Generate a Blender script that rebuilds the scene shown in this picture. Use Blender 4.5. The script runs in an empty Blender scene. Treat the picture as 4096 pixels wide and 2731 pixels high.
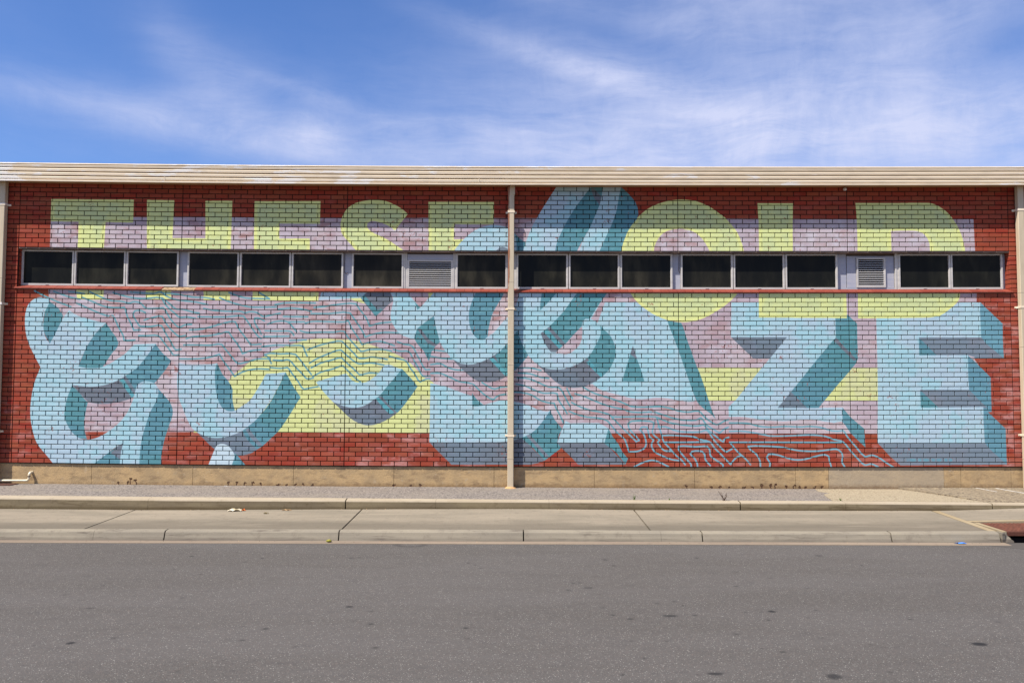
import bpy, math, random
import numpy as np
from mathutils import Vector, Matrix

random.seed(7)
rng = np.random.default_rng(7)
sc = bpy.context.scene
COL = sc.collection

# ------------------------------------------------------------------ camera
EYE = 1.827                      # camera height above the footpath at the wall
DIST = 15.70                     # camera to wall face
F_PX = 1950 / 2352 * 4096        # focal length in pixels of the 4096 px wide photograph
PITCH = math.atan(106 / 1950)
ROLL = math.radians(0.16)
cam_d = bpy.data.cameras.new('camera')
cam_d.sensor_width = 36.0
cam_d.lens = 36.0 * F_PX / 4096
cam_d.clip_start = 0.1
cam_d.clip_end = 2000
cam = bpy.data.objects.new('camera', cam_d)
COL.objects.link(cam)
cam.location = (0, -DIST, EYE)
cam.matrix_world = (Matrix.Translation((0, -DIST, EYE)) @ Matrix.Rotation(math.pi / 2 + PITCH, 4, 'X')
                    @ Matrix.Rotation(ROLL, 4, 'Z'))
sc.camera = cam

# ------------------------------------------------------------------ exposure
sc.view_settings.view_transform = 'Standard'
sc.view_settings.look = 'None'
sc.view_settings.gamma = 1.0
sc.view_settings.use_curve_mapping = False
sc.view_settings.exposure = 1.12
sc.cycles.use_adaptive_sampling = False
sc.cycles.max_bounces = 6
sc.cycles.use_denoising = True

# ------------------------------------------------------------------ sun
SUN_DIR = Vector((0.447, 0.313, -0.838)).normalized()     # direction the light travels
sun_d = bpy.data.lights.new('sun', 'SUN')
sun_d.energy = 3.9
sun_d.angle = math.radians(0.53)
sun_d.color = (1.0, 0.955, 0.89)
sun = bpy.data.objects.new('sun', sun_d)
COL.objects.link(sun)
sun.location = (-8, -10, 20)
sun.rotation_euler = SUN_DIR.to_track_quat('-Z', 'Y').to_euler()


# ------------------------------------------------------------------ node helper
class NT:
    def __init__(self, tree):
        self.t = tree
        self.n = tree.nodes
        self.l = tree.links

    def node(self, kind, **kw):
        n = self.n.new(kind)
        for k, v in kw.items():
            setattr(n, k, v)
        return n

    def put(self, sock, v):
        if v is None:
            return
        if hasattr(v, 'links') and hasattr(v, 'node'):
            self.l.new(v, sock)
        elif isinstance(v, (tuple, list)) and len(v) == 3 and sock.type == 'RGBA':
            sock.default_value = (*v, 1)
        else:
            sock.default_value = v

    def math(self, op, a, b=None, c=None, clamp=False):
        n = self.node('ShaderNodeMath', operation=op)
        n.use_clamp = clamp
        for i, v in enumerate((a, b, c)):
            self.put(n.inputs[i], v)
        return n.outputs[0]

    def mix(self, f, a, b, blend='MIX'):
        n = self.node('ShaderNodeMix', data_type='RGBA', blend_type=blend)
        self.put(n.inputs[0], f)
        self.put(n.inputs[6], a)
        self.put(n.inputs[7], b)
        return n.outputs[2]

    def noise(self, vec, scale, detail=4, rough=0.55, dist=0.0, out=0):
        n = self.node('ShaderNodeTexNoise')
        self.put(n.inputs['Vector'], vec)
        n.inputs['Scale'].default_value = scale
        n.inputs['Detail'].default_value = detail
        n.inputs['Roughness'].default_value = rough
        n.inputs['Distortion'].default_value = dist
        return n.outputs[out]

    def ramp(self, f, lo, hi, a=0.0, b=1.0):
        n = self.node('ShaderNodeMapRange', interpolation_type='SMOOTHSTEP')
        self.put(n.inputs['Value'], f)
        n.inputs['From Min'].default_value = lo
        n.inputs['From Max'].default_value = hi
        n.inputs['To Min'].default_value = a
        n.inputs['To Max'].default_value = b
        return n.outputs[0]

    def mapping(self, vec, scale=(1, 1, 1), loc=(0, 0, 0), rot=(0, 0, 0)):
        n = self.node('ShaderNodeMapping')
        self.put(n.inputs['Vector'], vec)
        n.inputs['Scale'].default_value = scale
        n.inputs['Location'].default_value = loc
        n.inputs['Rotation'].default_value = rot
        return n.outputs[0]


# ------------------------------------------------------------------ sky with cirrus
world = bpy.data.worlds.new('World')
sc.world = world
world.use_nodes = True
w = NT(world.node_tree)
w.n.clear()
sky = w.node('ShaderNodeTexSky', sky_type='NISHITA')
sky.sun_disc = False
sky.sun_elevation = math.asin(-SUN_DIR.z)
sky.sun_rotation = math.atan2(-SUN_DIR.x, -SUN_DIR.y) % (2 * math.pi)
sky.altitude = 0
sky.air_density = 1.0
sky.dust_density = 0.25
sky.ozone_density = 2.5
gen = w.node('ShaderNodeTexCoord').outputs['Generated']
sep = w.node('ShaderNodeSeparateXYZ')
w.put(sep.inputs[0], gen)
az = w.math('ARCTAN2', sep.outputs[0], sep.outputs[1])
el = w.math('ARCSINE', sep.outputs[2])
comb = w.node('ShaderNodeCombineXYZ')
w.put(comb.inputs[0], az)
w.put(comb.inputs[1], el)
ae = comb.outputs[0]
# bend the coordinates so that the streaks curl
nb = w.node('ShaderNodeTexNoise')
w.put(nb.inputs['Vector'], ae)
nb.inputs['Scale'].default_value = 4.0
nb.inputs['Detail'].default_value = 3
vsub = w.node('ShaderNodeVectorMath', operation='SUBTRACT')
w.put(vsub.inputs[0], nb.outputs['Color'])
vsub.inputs[1].default_value = (0.5, 0.5, 0.5)
vscl = w.node('ShaderNodeVectorMath', operation='SCALE')
w.put(vscl.inputs[0], vsub.outputs[0])
vscl.inputs['Scale'].default_value = 0.075
vadd = w.node('ShaderNodeVectorMath', operation='ADD')
w.put(vadd.inputs[0], ae)
w.put(vadd.inputs[1], vscl.outputs[0])
bent = vadd.outputs[0]
fib = w.noise(w.mapping(bent, scale=(3.6, 15.0, 1), rot=(0, 0, math.radians(10))), 1.0, 8, 0.62, 0.3)
fib2 = w.noise(w.mapping(bent, scale=(7.5, 3.0, 1), rot=(0, 0, math.radians(-52)), loc=(3, 1, 0)), 1.0, 8, 0.62, 0.5)
soft = w.noise(bent, 3.1, 5, 0.5)


def blob(a0, e0, sa, se, rot, amp):
    cr, sr = math.cos(rot), math.sin(rot)
    da = w.math('SUBTRACT', az, a0)
    de = w.math('SUBTRACT', el, e0)
    p = w.math('ADD', w.math('MULTIPLY', da, cr / sa), w.math('MULTIPLY', de, sr / sa))
    q = w.math('ADD', w.math('MULTIPLY', da, -sr / se), w.math('MULTIPLY', de, cr / se))
    r2 = w.math('ADD', w.math('MULTIPLY', p, p), w.math('MULTIPLY', q, q))
    return w.math('MULTIPLY', w.math('EXPONENT', w.math('MULTIPLY', r2, -0.5)), amp)


BLOBS = [(-.45, .296, .11, .014, -.08, .22), (-.35, .296, .08, .020, 0, .24), (-.37, .350, .045, .022, -.7, .34), (-.31, .335, .03, .03, .6, .16),
         (-.235, .284, .020, .016, 0, .40), (-.225, .315, .02, .02, 0, .16), (-.24, .330, .07, .006, -.25, .22),
         (.06, .372, .10, .010, -.30, .40), (.17, .335, .10, .016, -.32, .34), (.05, .33, .20, .045, .0, .20), (-.05, .298, .16, .010, .05, .28),
         (.36, .36, .22, .12, -.2, .44), (.02, .445, .10, .010, -.25, .26), (.30, .44, .18, .03, .3, .18), (.45, .262, .40, .046, 0, .60), (.10, .268, .26, .022, 0, .30),
         (-.28, .268, .20, .012, -.1, .24), (.545, .342, .040, .026, .3, -.45), (.13, .40, .06, .02, -.5, -.22), (.62, .40, .2, .05, .3, .2)]
tot = None
for b in BLOBS:
    g = blob(*b)
    tot = g if tot is None else w.math('ADD', tot, g)
wide = w.ramp(soft, 0.36, 0.64, 0.15, 0.95)
az2 = w.math('MULTIPLY', az, az)
front = w.math('EXPONENT', w.math('MULTIPLY', w.math('MULTIPLY', az2, az2), -1.1))
tot = w.math('ADD', tot, w.math('MULTIPLY', wide, w.math('SUBTRACT', 1.0, front)))  # extra cloud cover outside the view, added to lift the ambient light
fan = w.ramp(az, -.05, .35)
fmix = w.math('ADD', w.math('MULTIPLY', fib, w.math('SUBTRACT', .72, w.math('MULTIPLY', fan, .22))), w.math('MULTIPLY', fib2, w.math('ADD', .28, w.math('MULTIPLY', fan, .22))))
fr = w.ramp(fmix, 0.28, 0.72, 0.42, 1.12)
fine = w.noise(w.mapping(bent, scale=(9, 34, 1), rot=(0, 0, math.radians(16))), 1.0, 9, .70, .6)
fine2 = w.noise(w.mapping(bent, scale=(34, 11, 1), rot=(0, 0, math.radians(-50))), 1.0, 8, .68, .6)
fibre = w.math('ADD', w.math('MULTIPLY', fine, .78), w.math('MULTIPLY', fine2, .22))
fr = w.math('ADD', fr, w.math('MULTIPLY', w.math('SUBTRACT', fibre, .5), 1.2))
tot = w.math('MAXIMUM', tot, 0.0)
tot = w.math('DIVIDE', tot, w.math('ADD', 1.0, w.math('MULTIPLY', tot, .12)))
dens = w.math('MINIMUM', w.math('MULTIPLY', tot, fr, clamp=True), .95)
up = w.ramp(sep.outputs[2], -0.02, 0.05)
dens = w.math('MULTIPLY', dens, up)
blue = w.mix(1.0, sky.outputs[0], (0.47, 0.65, 0.97), 'MULTIPLY')
skycol = w.mix(dens, blue, (4.15, 4.45, 5.95))
bg = w.node('ShaderNodeBackground')
w.put(bg.inputs['Color'], skycol)
bg.inputs['Strength'].default_value = 0.075
w.l.new(bg.outputs[0], w.node('ShaderNodeOutputWorld').inputs[0])


# ------------------------------------------------------------------ measuring: photograph pixel -> place
def _ray(u, v):
    u = np.asarray(u, float)
    v = np.asarray(v, float)
    x = u - 2048
    y = -(v - 1365.5)
    c, s = math.cos(ROLL), math.sin(ROLL)
    x, y = c * x - s * y, s * x + c * y
    return x / F_PX, (F_PX * math.cos(PITCH) - y * math.sin(PITCH)) / F_PX, (F_PX * math.sin(PITCH) + y * math.cos(PITCH)) / F_PX


def on_wall(u, v, yw=0.0):
    dx, dy, dz = _ray(u, v)
    t = (DIST + yw) / dy
    return dx * t, dz * t + EYE


def on_ground(u, v, z):
    dx, dy, dz = _ray(u, v)
    t = (z - EYE) / dz
    return dx * t, dy * t - DIST


# ------------------------------------------------------------------ mesh helpers
def sag(x):
    """the old building has settled: its ends stand a few centimetres higher than its middle"""
    return (0.050 if x < 0 else 0.022) * (x / 9.3) ** 2


def sag_slope(x):
    return 2 * (0.050 if x < 0 else 0.022) * x / 9.3 ** 2


class MB:
    def __init__(self):
        self.v = []
        self.f = []
        self.m = []
        self.cur = 0

    def face(self, pts):
        n = len(self.v)
        self.v += [tuple(p) for p in pts]
        self.f.append(tuple(range(n, n + len(pts))))
        self.m.append(self.cur)

    def box(self, x0, x1, y0, y1, z0, z1, step=None):
        """closed box; step cuts it along x so that it can follow the sag"""
        k = 1 if not step else max(1, int(math.ceil((x1 - x0) / step)))
        n = len(self.v)
        for i in range(k + 1):
            x = x0 + (x1 - x0) * i / k
            self.v += [(x, y0, z0), (x, y1, z0), (x, y1, z1), (x, y0, z1)]
        for i in range(k):
            a = n + 4 * i
            b = a + 4
            for j in range(4):
                self.f.append((a + j, a + (j + 1) % 4, b + (j + 1) % 4, b + j))
        self.f.append((n + 3, n + 2, n + 1, n))
        e = n + 4 * k
        self.f.append((e, e + 1, e + 2, e + 3))
        self.m += [self.cur] * (4 * k + 2)

    def brick(self, cx, cz, l, h, y=0.0, dep=0.035, bev=0.003, jit=0.0):
        n = len(self.v)
        hx, hz = l / 2, h / 2
        j = lambda: random.uniform(-jit, jit)
        for (yy, s) in ((y + dep, 0), (y + bev, 0), (y, bev)):
            for sx, sz in ((-1, -1), (1, -1), (1, 1), (-1, 1)):
                self.v.append((cx + sx * (hx - s), yy + (j() if s else 0), cz + sz * (hz - s)))
        for r in (0, 4):
            for k in range(4):
                a, b = n + r + k, n + r + (k + 1) % 4
                self.f.append((a, b, b + 4, a + 4))
        self.f.append((n + 8, n + 9, n + 10, n + 11))
        self.m += [self.cur] * 9

    def profile(self, prof, xs, zf=None, closed=False, caps=True):
        """extrude a (y, z) profile along the x samples; zf(x, i) may lift each profile point"""
        n = len(self.v)
        p = len(prof)
        for x in xs:
            for i, (y, z) in enumerate(prof):
                self.v.append((x, y, z + (zf(x, i) if zf else 0)))
        for k in range(len(xs) - 1):
            for i in range(p if closed else p - 1):
                a = n + k * p + i
                b = n + k * p + (i + 1) % p
                self.f.append((a, a + p, b + p, b))
                self.m.append(self.cur)
        if closed and caps:
            self.f.append(tuple(n + i for i in range(p)))
            self.f.append(tuple(n + (len(xs) - 1) * p + i for i in reversed(range(p))))
            self.m += [self.cur, self.cur]

    def tube(self, pts, r, seg=8, cap=True):
        pts = [Vector(p) for p in pts]
        rs = r if isinstance(r, (list, tuple)) else [r] * len(pts)
        n = len(self.v)
        for i, p in enumerate(pts):
            d = (pts[min(i + 1, len(pts) - 1)] - pts[max(i - 1, 0)]).normalized()
            a = d.cross(Vector((0.31, 0.92, 0.21))).normalized()
            b = d.cross(a)
            for k in range(seg):
                t = 2 * math.pi * k / seg
                self.v.append(tuple(p + (a * math.cos(t) + b * math.sin(t)) * rs[i]))
        for i in range(len(pts) - 1):
            for k in range(seg):
                a0 = n + i * seg + k
                a1 = n + i * seg + (k + 1) % seg
                self.f.append((a0, a1, a1 + seg, a0 + seg))
                self.m.append(self.cur)
        if cap:
            self.f.append(tuple(n + k for k in reversed(range(seg))))
            self.f.append(tuple(n + (len(pts) - 1) * seg + k for k in range(seg)))
            self.m += [self.cur, self.cur]

    def prism(self, poly, z0, z1):
        """poly = [(x, y)], extruded in z; z1 may be a function of (x, y)"""
        n = len(self.v)
        k = len(poly)
        zt = z1 if callable(z1) else (lambda x, y: z1)
        for x, y in poly:
            self.v.append((x, y, z0 if not callable(z0) else z0(x, y)))
        for x, y in poly:
            self.v.append((x, y, zt(x, y)))
        for i in range(k):
            j = (i + 1) % k
            self.f.append((n + i, n + j, n + k + j, n + k + i))
        self.f.append(tuple(n + k + i for i in range(k)))
        self.f.append(tuple(n + i for i in reversed(range(k))))
        self.m += [self.cur] * (k + 2)

    def mesh(self, name, mats, sagged=False):
        me = bpy.data.meshes.new(name)
        v = self.v
        if sagged:
            v = [(x, y, z + sag(x)) for x, y, z in v]
        me.from_pydata(v, [], self.f)
        for m in (mats if isinstance(mats, (list, tuple)) else [mats]):
            me.materials.append(m)
        if any(self.m):
            me.polygons.foreach_set('material_index', self.m)
        me.update()
        # outward normals
        import bmesh
        bm = bmesh.new()
        bm.from_mesh(me)
        bmesh.ops.recalc_face_normals(bm, faces=bm.faces)
        bm.to_mesh(me)
        bm.free()
        return me

    def build(self, name, mats, parent=None, sagged=False, smooth=False):
        me = self.mesh(name, mats, sagged)
        if smooth:
            me.polygons.foreach_set('use_smooth', [True] * len(me.polygons))
        return link(name, me, parent)


def link(name, me, parent=None):
    o = bpy.data.objects.new(name, me)
    COL.objects.link(o)
    if parent:
        o.parent = parent
    return o


def tag(o, label=None, category=None, group=None, kind=None):
    if label:
        o['label'] = label
    if category:
        o['category'] = category
    if group:
        o['group'] = group
    if kind:
        o['kind'] = kind
    return o


def empty(name, loc=(0, 0, 0)):
    o = bpy.data.objects.new(name, None)
    o.empty_display_size = 0.2
    COL.objects.link(o)
    o.location = loc
    return o


def xs_range(a, b, step):
    k = max(1, int(math.ceil((b - a) / step)))
    return [a + (b - a) * i / k for i in range(k + 1)]


# ------------------------------------------------------------------ materials
def srgb(r, g, b):
    f = lambda c: (c / 255 / 12.92) if c / 255 <= 0.04045 else ((c / 255 + 0.055) / 1.055) ** 2.4
    return (f(r), f(g), f(b))


def material(name, rough=0.8, spec=0.3):
    m = bpy.data.materials.new(name)
    m.use_nodes = True
    t = NT(m.node_tree)
    t.n.clear()
    p = t.node('ShaderNodeBsdfPrincipled')
    p.inputs['Roughness'].default_value = rough
    p.inputs['Specular IOR Level'].default_value = spec
    t.l.new(p.outputs[0], t.node('ShaderNodeOutputMaterial').inputs[0])
    t.p = p
    t.pos = t.node('ShaderNodeNewGeometry').outputs['Position']
    return m, t


def bump(t, h, strength, dist):
    b = t.node('ShaderNodeBump')
    b.inputs['Strength'].default_value = strength
    b.inputs['Distance'].default_value = dist
    t.put(b.inputs['Height'], h)
    t.l.new(b.outputs[0], t.p.inputs['Normal'])


def image_from(name, arr, colour=True):
    """arr: h x w (x3) in 0..1, row 0 at the bottom; a picture drawn by this script, none is loaded"""
    h, wd = arr.shape[:2]
    px = np.ones((h, wd, 4), np.float32)
    px[..., :3] = arr if arr.ndim == 3 else arr[..., None]
    im = bpy.data.images.new(name, wd, h, alpha=False)
    im.colorspace_settings.name = 'sRGB' if colour else 'Non-Color'
    im.pixels.foreach_set(px.ravel())
    im.update()
    im.pack()
    return im


def map_image(t, im, axes, x0, x1, y0, y1):
    s = t.node('ShaderNodeSeparateXYZ')
    t.put(s.inputs[0], t.pos)
    c = t.node('ShaderNodeCombineXYZ')
    t.put(c.inputs[0], t.math('DIVIDE', t.math('SUBTRACT', s.outputs[axes[0]], x0), x1 - x0))
    t.put(c.inputs[1], t.math('DIVIDE', t.math('SUBTRACT', s.outputs[axes[1]], y0), y1 - y0))
    n = t.node('ShaderNodeTexImage', image=im, interpolation='Linear', extension='EXTEND')
    t.put(n.inputs[0], c.outputs[0])
    return n.outputs['Color']

# ------------------------------------------------------------------ brick courses
PZ = 0.0867
Z_LOW, Z_SILL, Z_LINT, Z_TOP = 0.378, 3.586, 4.366, 5.58
X_L, X_R = -11.5, 11.5
OPEN_L, OPEN_R = -9.196, 9.262
SEGS = [(X_L, -9.2, .6), (-9.2, -6.16, .5), (-6.16, -3.08, 1.0), (-3.08, -0.006, .83), (-0.006, 3.09, .5), (3.09, 6.25, 1.0),
        (6.25, 9.255, .5), (9.255, X_R, .5)]
BRICKS = []          # (row key, cx, cz, length, height)


def course(row, z, segs):
    for (a, b, f) in segs:
        a += 0.007
        b -= 0.007
        f = f if row % 2 == 0 else (f + .5) % 1 or 1.0
        edges = [a]
        x = a + f * .24
        while x < b - .045:
            edges.append(x)
            x += .24
        edges.append(b)
        for i in range(len(edges) - 1):
            p = edges[i] + (.0066 if i else 0)
            q = edges[i + 1] - (.0066 if i < len(edges) - 2 else 0)
            q += random.uniform(-.0015, .0015)
            BRICKS.append((row, (p + q) / 2, z + PZ / 2 + random.uniform(-.0008, .0008), q - p, PZ - .0138))


for r in range(37):
    course(r, Z_LOW + r * PZ, SEGS)
for r in range(9):
    course(37 + r, Z_SILL + r * PZ, [SEGS[0], SEGS[-1]])
for r in range(14):
    course(46 + r, Z_LINT + r * PZ, SEGS)

# ------------------------------------------------------------------ the mural: paint laid on the bricks
MX0, MX1, MZ0, MZ1 = -11.7, 11.7, -0.1, 6.0
RES = 180
MW, MH = int((MX1 - MX0) * RES), int((MZ1 - MZ0) * RES)
SS = 2
IDX = np.zeros((MH * SS, MW * SS), np.uint8)
RED, LAV, YEL, YFL, BLU, TEA, SLA, LIN, PAL, TBL, SBL, TST = range(12)


def fill_xz(xs, zs, val):
    px = (np.asarray(xs) - MX0) * RES * SS
    pz = (np.asarray(zs) - MZ0) * RES * SS
    n = len(px)
    lo, hi = max(0, int(pz.min())), min(MH * SS - 1, int(pz.max()) + 1)
    qx, qz = np.roll(px, -1), np.roll(pz, -1)
    for row in range(lo, hi + 1):
        y = row + .5
        m = (pz <= y) != (qz <= y)
        if not m.any():
            continue
        c = np.sort(px[m] + (y - pz[m]) / (qz[m] - pz[m]) * (qx[m] - px[m]))
        for a, b in zip(c[0::2], c[1::2]):
            a, b = max(0, int(a + .5)), min(MW * SS, int(b + .5))
            if b > a:
                IDX[row, a:b] = val


CROP = {'A': (640, 2.614), 'B': (1140, 2.987), 'C': (1500, 2.987)}
AX = [0, 0, 700, 1400, 2000, 2700, 3296]
BX = [0, 0, 600, 1200, 1800, 2400, 3000, 3396]


def pix(parts):
    """'A1 537 408 1400 415 ...' -> photograph pixels; a token such as B3 switches the measured tile"""
    out = []
    y0, s, x0 = 0, 1, 0
    tok = parts.split()
    i = 0
    while i < len(tok):
        t = tok[i]
        if t[0] in CROP:
            y0, s = CROP[t[0]]
            x0 = (AX if t[0] == 'A' else BX)[int(t[1])]
            i += 1
        else:
            out.append((x0 + float(t) / s, y0 + float(tok[i + 1]) / s))
            i += 2
    return np.array(out)


def smooth_closed(p, turn=38):
    """round off the gentle bends of a measured outline, keep its sharp corners"""
    n = len(p)
    out = []
    a = p - np.roll(p, 1, 0)
    b = np.roll(p, -1, 0) - p
    ang = np.abs(np.degrees(np.arctan2(a[:, 0] * b[:, 1] - a[:, 1] * b[:, 0], (a * b).sum(1))))
    soft = ang < turn
    tan = (np.roll(p, -1, 0) - np.roll(p, 1, 0)) / 2
    for i in range(n):
        j = (i + 1) % n
        d = p[j] - p[i]
        L = np.hypot(*d) + 1e-9
        t0 = tan[i] if soft[i] else d
        t1 = tan[j] if soft[j] else d
        t0 = t0 / (np.hypot(*t0) + 1e-9) * L
        t1 = t1 / (np.hypot(*t1) + 1e-9) * L
        for k in range(4):
            t = k / 4
            out.append((2 * t ** 3 - 3 * t ** 2 + 1) * p[i] + (t ** 3 - 2 * t ** 2 + t) * t0 + (-2 * t ** 3 + 3 * t ** 2) * p[j] + (t ** 3 - t ** 2) * t1)
    return np.array(out)


def P(val, s, smooth=True):
    p = pix(s)
    if smooth and len(p) > 4:
        p = smooth_closed(p)
    x, z = on_wall(p[:, 0], p[:, 1])
    fill_xz(x, z, val)


def L(s, hw=.0145):
    p = pix(s)
    # soften the run between the sharp turns
    q = [p[0]]
    for i in range(len(p) - 1):
        d = p[i + 1] - p[i]
        t0 = (p[i + 1] - p[i - 1]) / 2 if i else d
        t1 = (p[i + 2] - p[i]) / 2 if i + 2 < len(p) else d
        for e, t in ((0, t0), (1, t1)):
            c = (t * d).sum() / (np.hypot(*t) * np.hypot(*d) + 1e-9)
            if c < .86:
                if e:
                    t1 = d
                else:
                    t0 = d
        Ld = np.hypot(*d)
        t0 = t0 / (np.hypot(*t0) + 1e-9) * Ld
        t1 = t1 / (np.hypot(*t1) + 1e-9) * Ld
        for k in (1, 2, 3):
            t = k / 3
            q.append((2 * t ** 3 - 3 * t ** 2 + 1) * p[i] + (t ** 3 - 2 * t ** 2 + t) * t0 + (-2 * t ** 3 + 3 * t ** 2) * p[i + 1] + (t ** 3 - t ** 2) * t1)
    p = np.array(q)
    x, z = on_wall(p[:, 0], p[:, 1])
    for i in range(len(x) - 1):
        dx, dz = x[i + 1] - x[i], z[i + 1] - z[i]
        n = math.hypot(dx, dz) + 1e-9
        ex, ez = dx / n * hw * .5, dz / n * hw * .5
        nx, nz = -dz / n * hw, dx / n * hw
        fill_xz([x[i] - ex + nx, x[i + 1] + ex + nx, x[i + 1] + ex - nx, x[i] - ex - nx],
                [z[i] - ez + nz, z[i + 1] + ez + nz, z[i + 1] + ez - nz, z[i] - ez - nz], LIN)


# --- bands behind the letters
P(LAV, 'A1 533 596 A6 1562 618 1580 958 B7 1525 95 1525 205 1570 205 1545 872 1490 875 1545 950 C7 345 700 C1 600 675 B1 580 60', False)
P(YFL, 'B2 950 1125 1010 1060 1100 990 1200 915 1370 850 1430 800 1530 760 1700 705 1880 655 2080 640 B3 450 648 600 655 750 685 900 730 '
       '1060 790 1180 840 1260 890 1340 950 1420 1040 1480 1100 1560 1140 1600 1172 1557 1200 C3 1550 688 C2 520 685 530 655 900 200')
P(YFL, 'B5 1080 985 B6 1525 988 1530 1380 B5 1230 1378', False)
# --- the tall letters of the top line
P(YEL, 'A1 537 408 970 413 1400 415 1392 655 1105 650 1085 930 B1 1240 75 1235 175 920 172 912 70 A1 812 925 822 645 530 643', False)
P(YEL, 'A1 1537 418 1822 422 1803 817 A2 318 820 318 428 600 428 583 935 B2 955 90 958 185 640 180 640 -60 B1 2045 -60 2045 165 1740 178 1740 80 A1 1535 930', False)
P(YEL, 'A2 832 432 1522 430 1515 668 1092 665 1090 822 1410 822 1408 1100 1500 1100 B2 2015 88 2012 188 1225 185 1225 85 A2 824 940', False)
P(YEL, 'A2 1730 690 1738 630 1760 570 1805 505 1880 455 1960 432 2050 420 A3 280 420 370 430 450 460 540 510 605 565 570 610 500 700 470 738 '
       '420 700 350 665 280 645 220 640 185 660 178 690 195 725 250 765 330 800 420 850 500 905 555 945 600 1100 300 1100 A2 1890 940 1835 880 1790 830 1745 770')
P(YEL, 'A3 820 438 1505 440 1503 675 1090 672 1085 830 1400 830 1400 945 B3 1600 88 1535 178 1528 88 A3 822 945', False)
P(YEL, 'A4 1265 955 1285 870 1320 780 1370 690 1430 610 1540 515 1650 460 1780 425 1900 414 2040 425 A5 200 425 300 460 380 500 450 550 520 600 '
       '580 665 640 740 680 820 705 890 718 958 B5 1640 97 1580 170 1500 240 1380 320 1250 390 1120 430 1000 443 860 430 740 395 620 340 500 255 420 175 355 97')
P(LAV, 'A4 1610 955 1625 880 1680 790 1750 742 1850 722 1950 720 A5 80 724 180 745 260 800 310 860 345 920 362 958 330 1080 A4 1640 1080')
P(YEL, 'A5 862 453 1233 453 1230 700 1232 1080 1785 1080 B6 1145 90 1158 395 105 388 108 97 A5 878 960 875 650 868 560', False)
P(YEL, 'A6 328 450 700 452 1090 450 1160 465 1240 510 1300 560 1350 620 1400 700 1440 790 1460 870 1475 955 B7 1330 97 1310 180 1250 250 1150 330 '
       '1080 370 960 388 500 396 110 398 105 97 A6 352 955 345 700 338 560')
P(LAV, 'A6 700 742 880 738 980 745 1050 780 1090 840 1105 900 1108 1060 708 1060')
P(YFL, 'B3 580 158 730 155 790 225 680 200', False)

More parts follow.
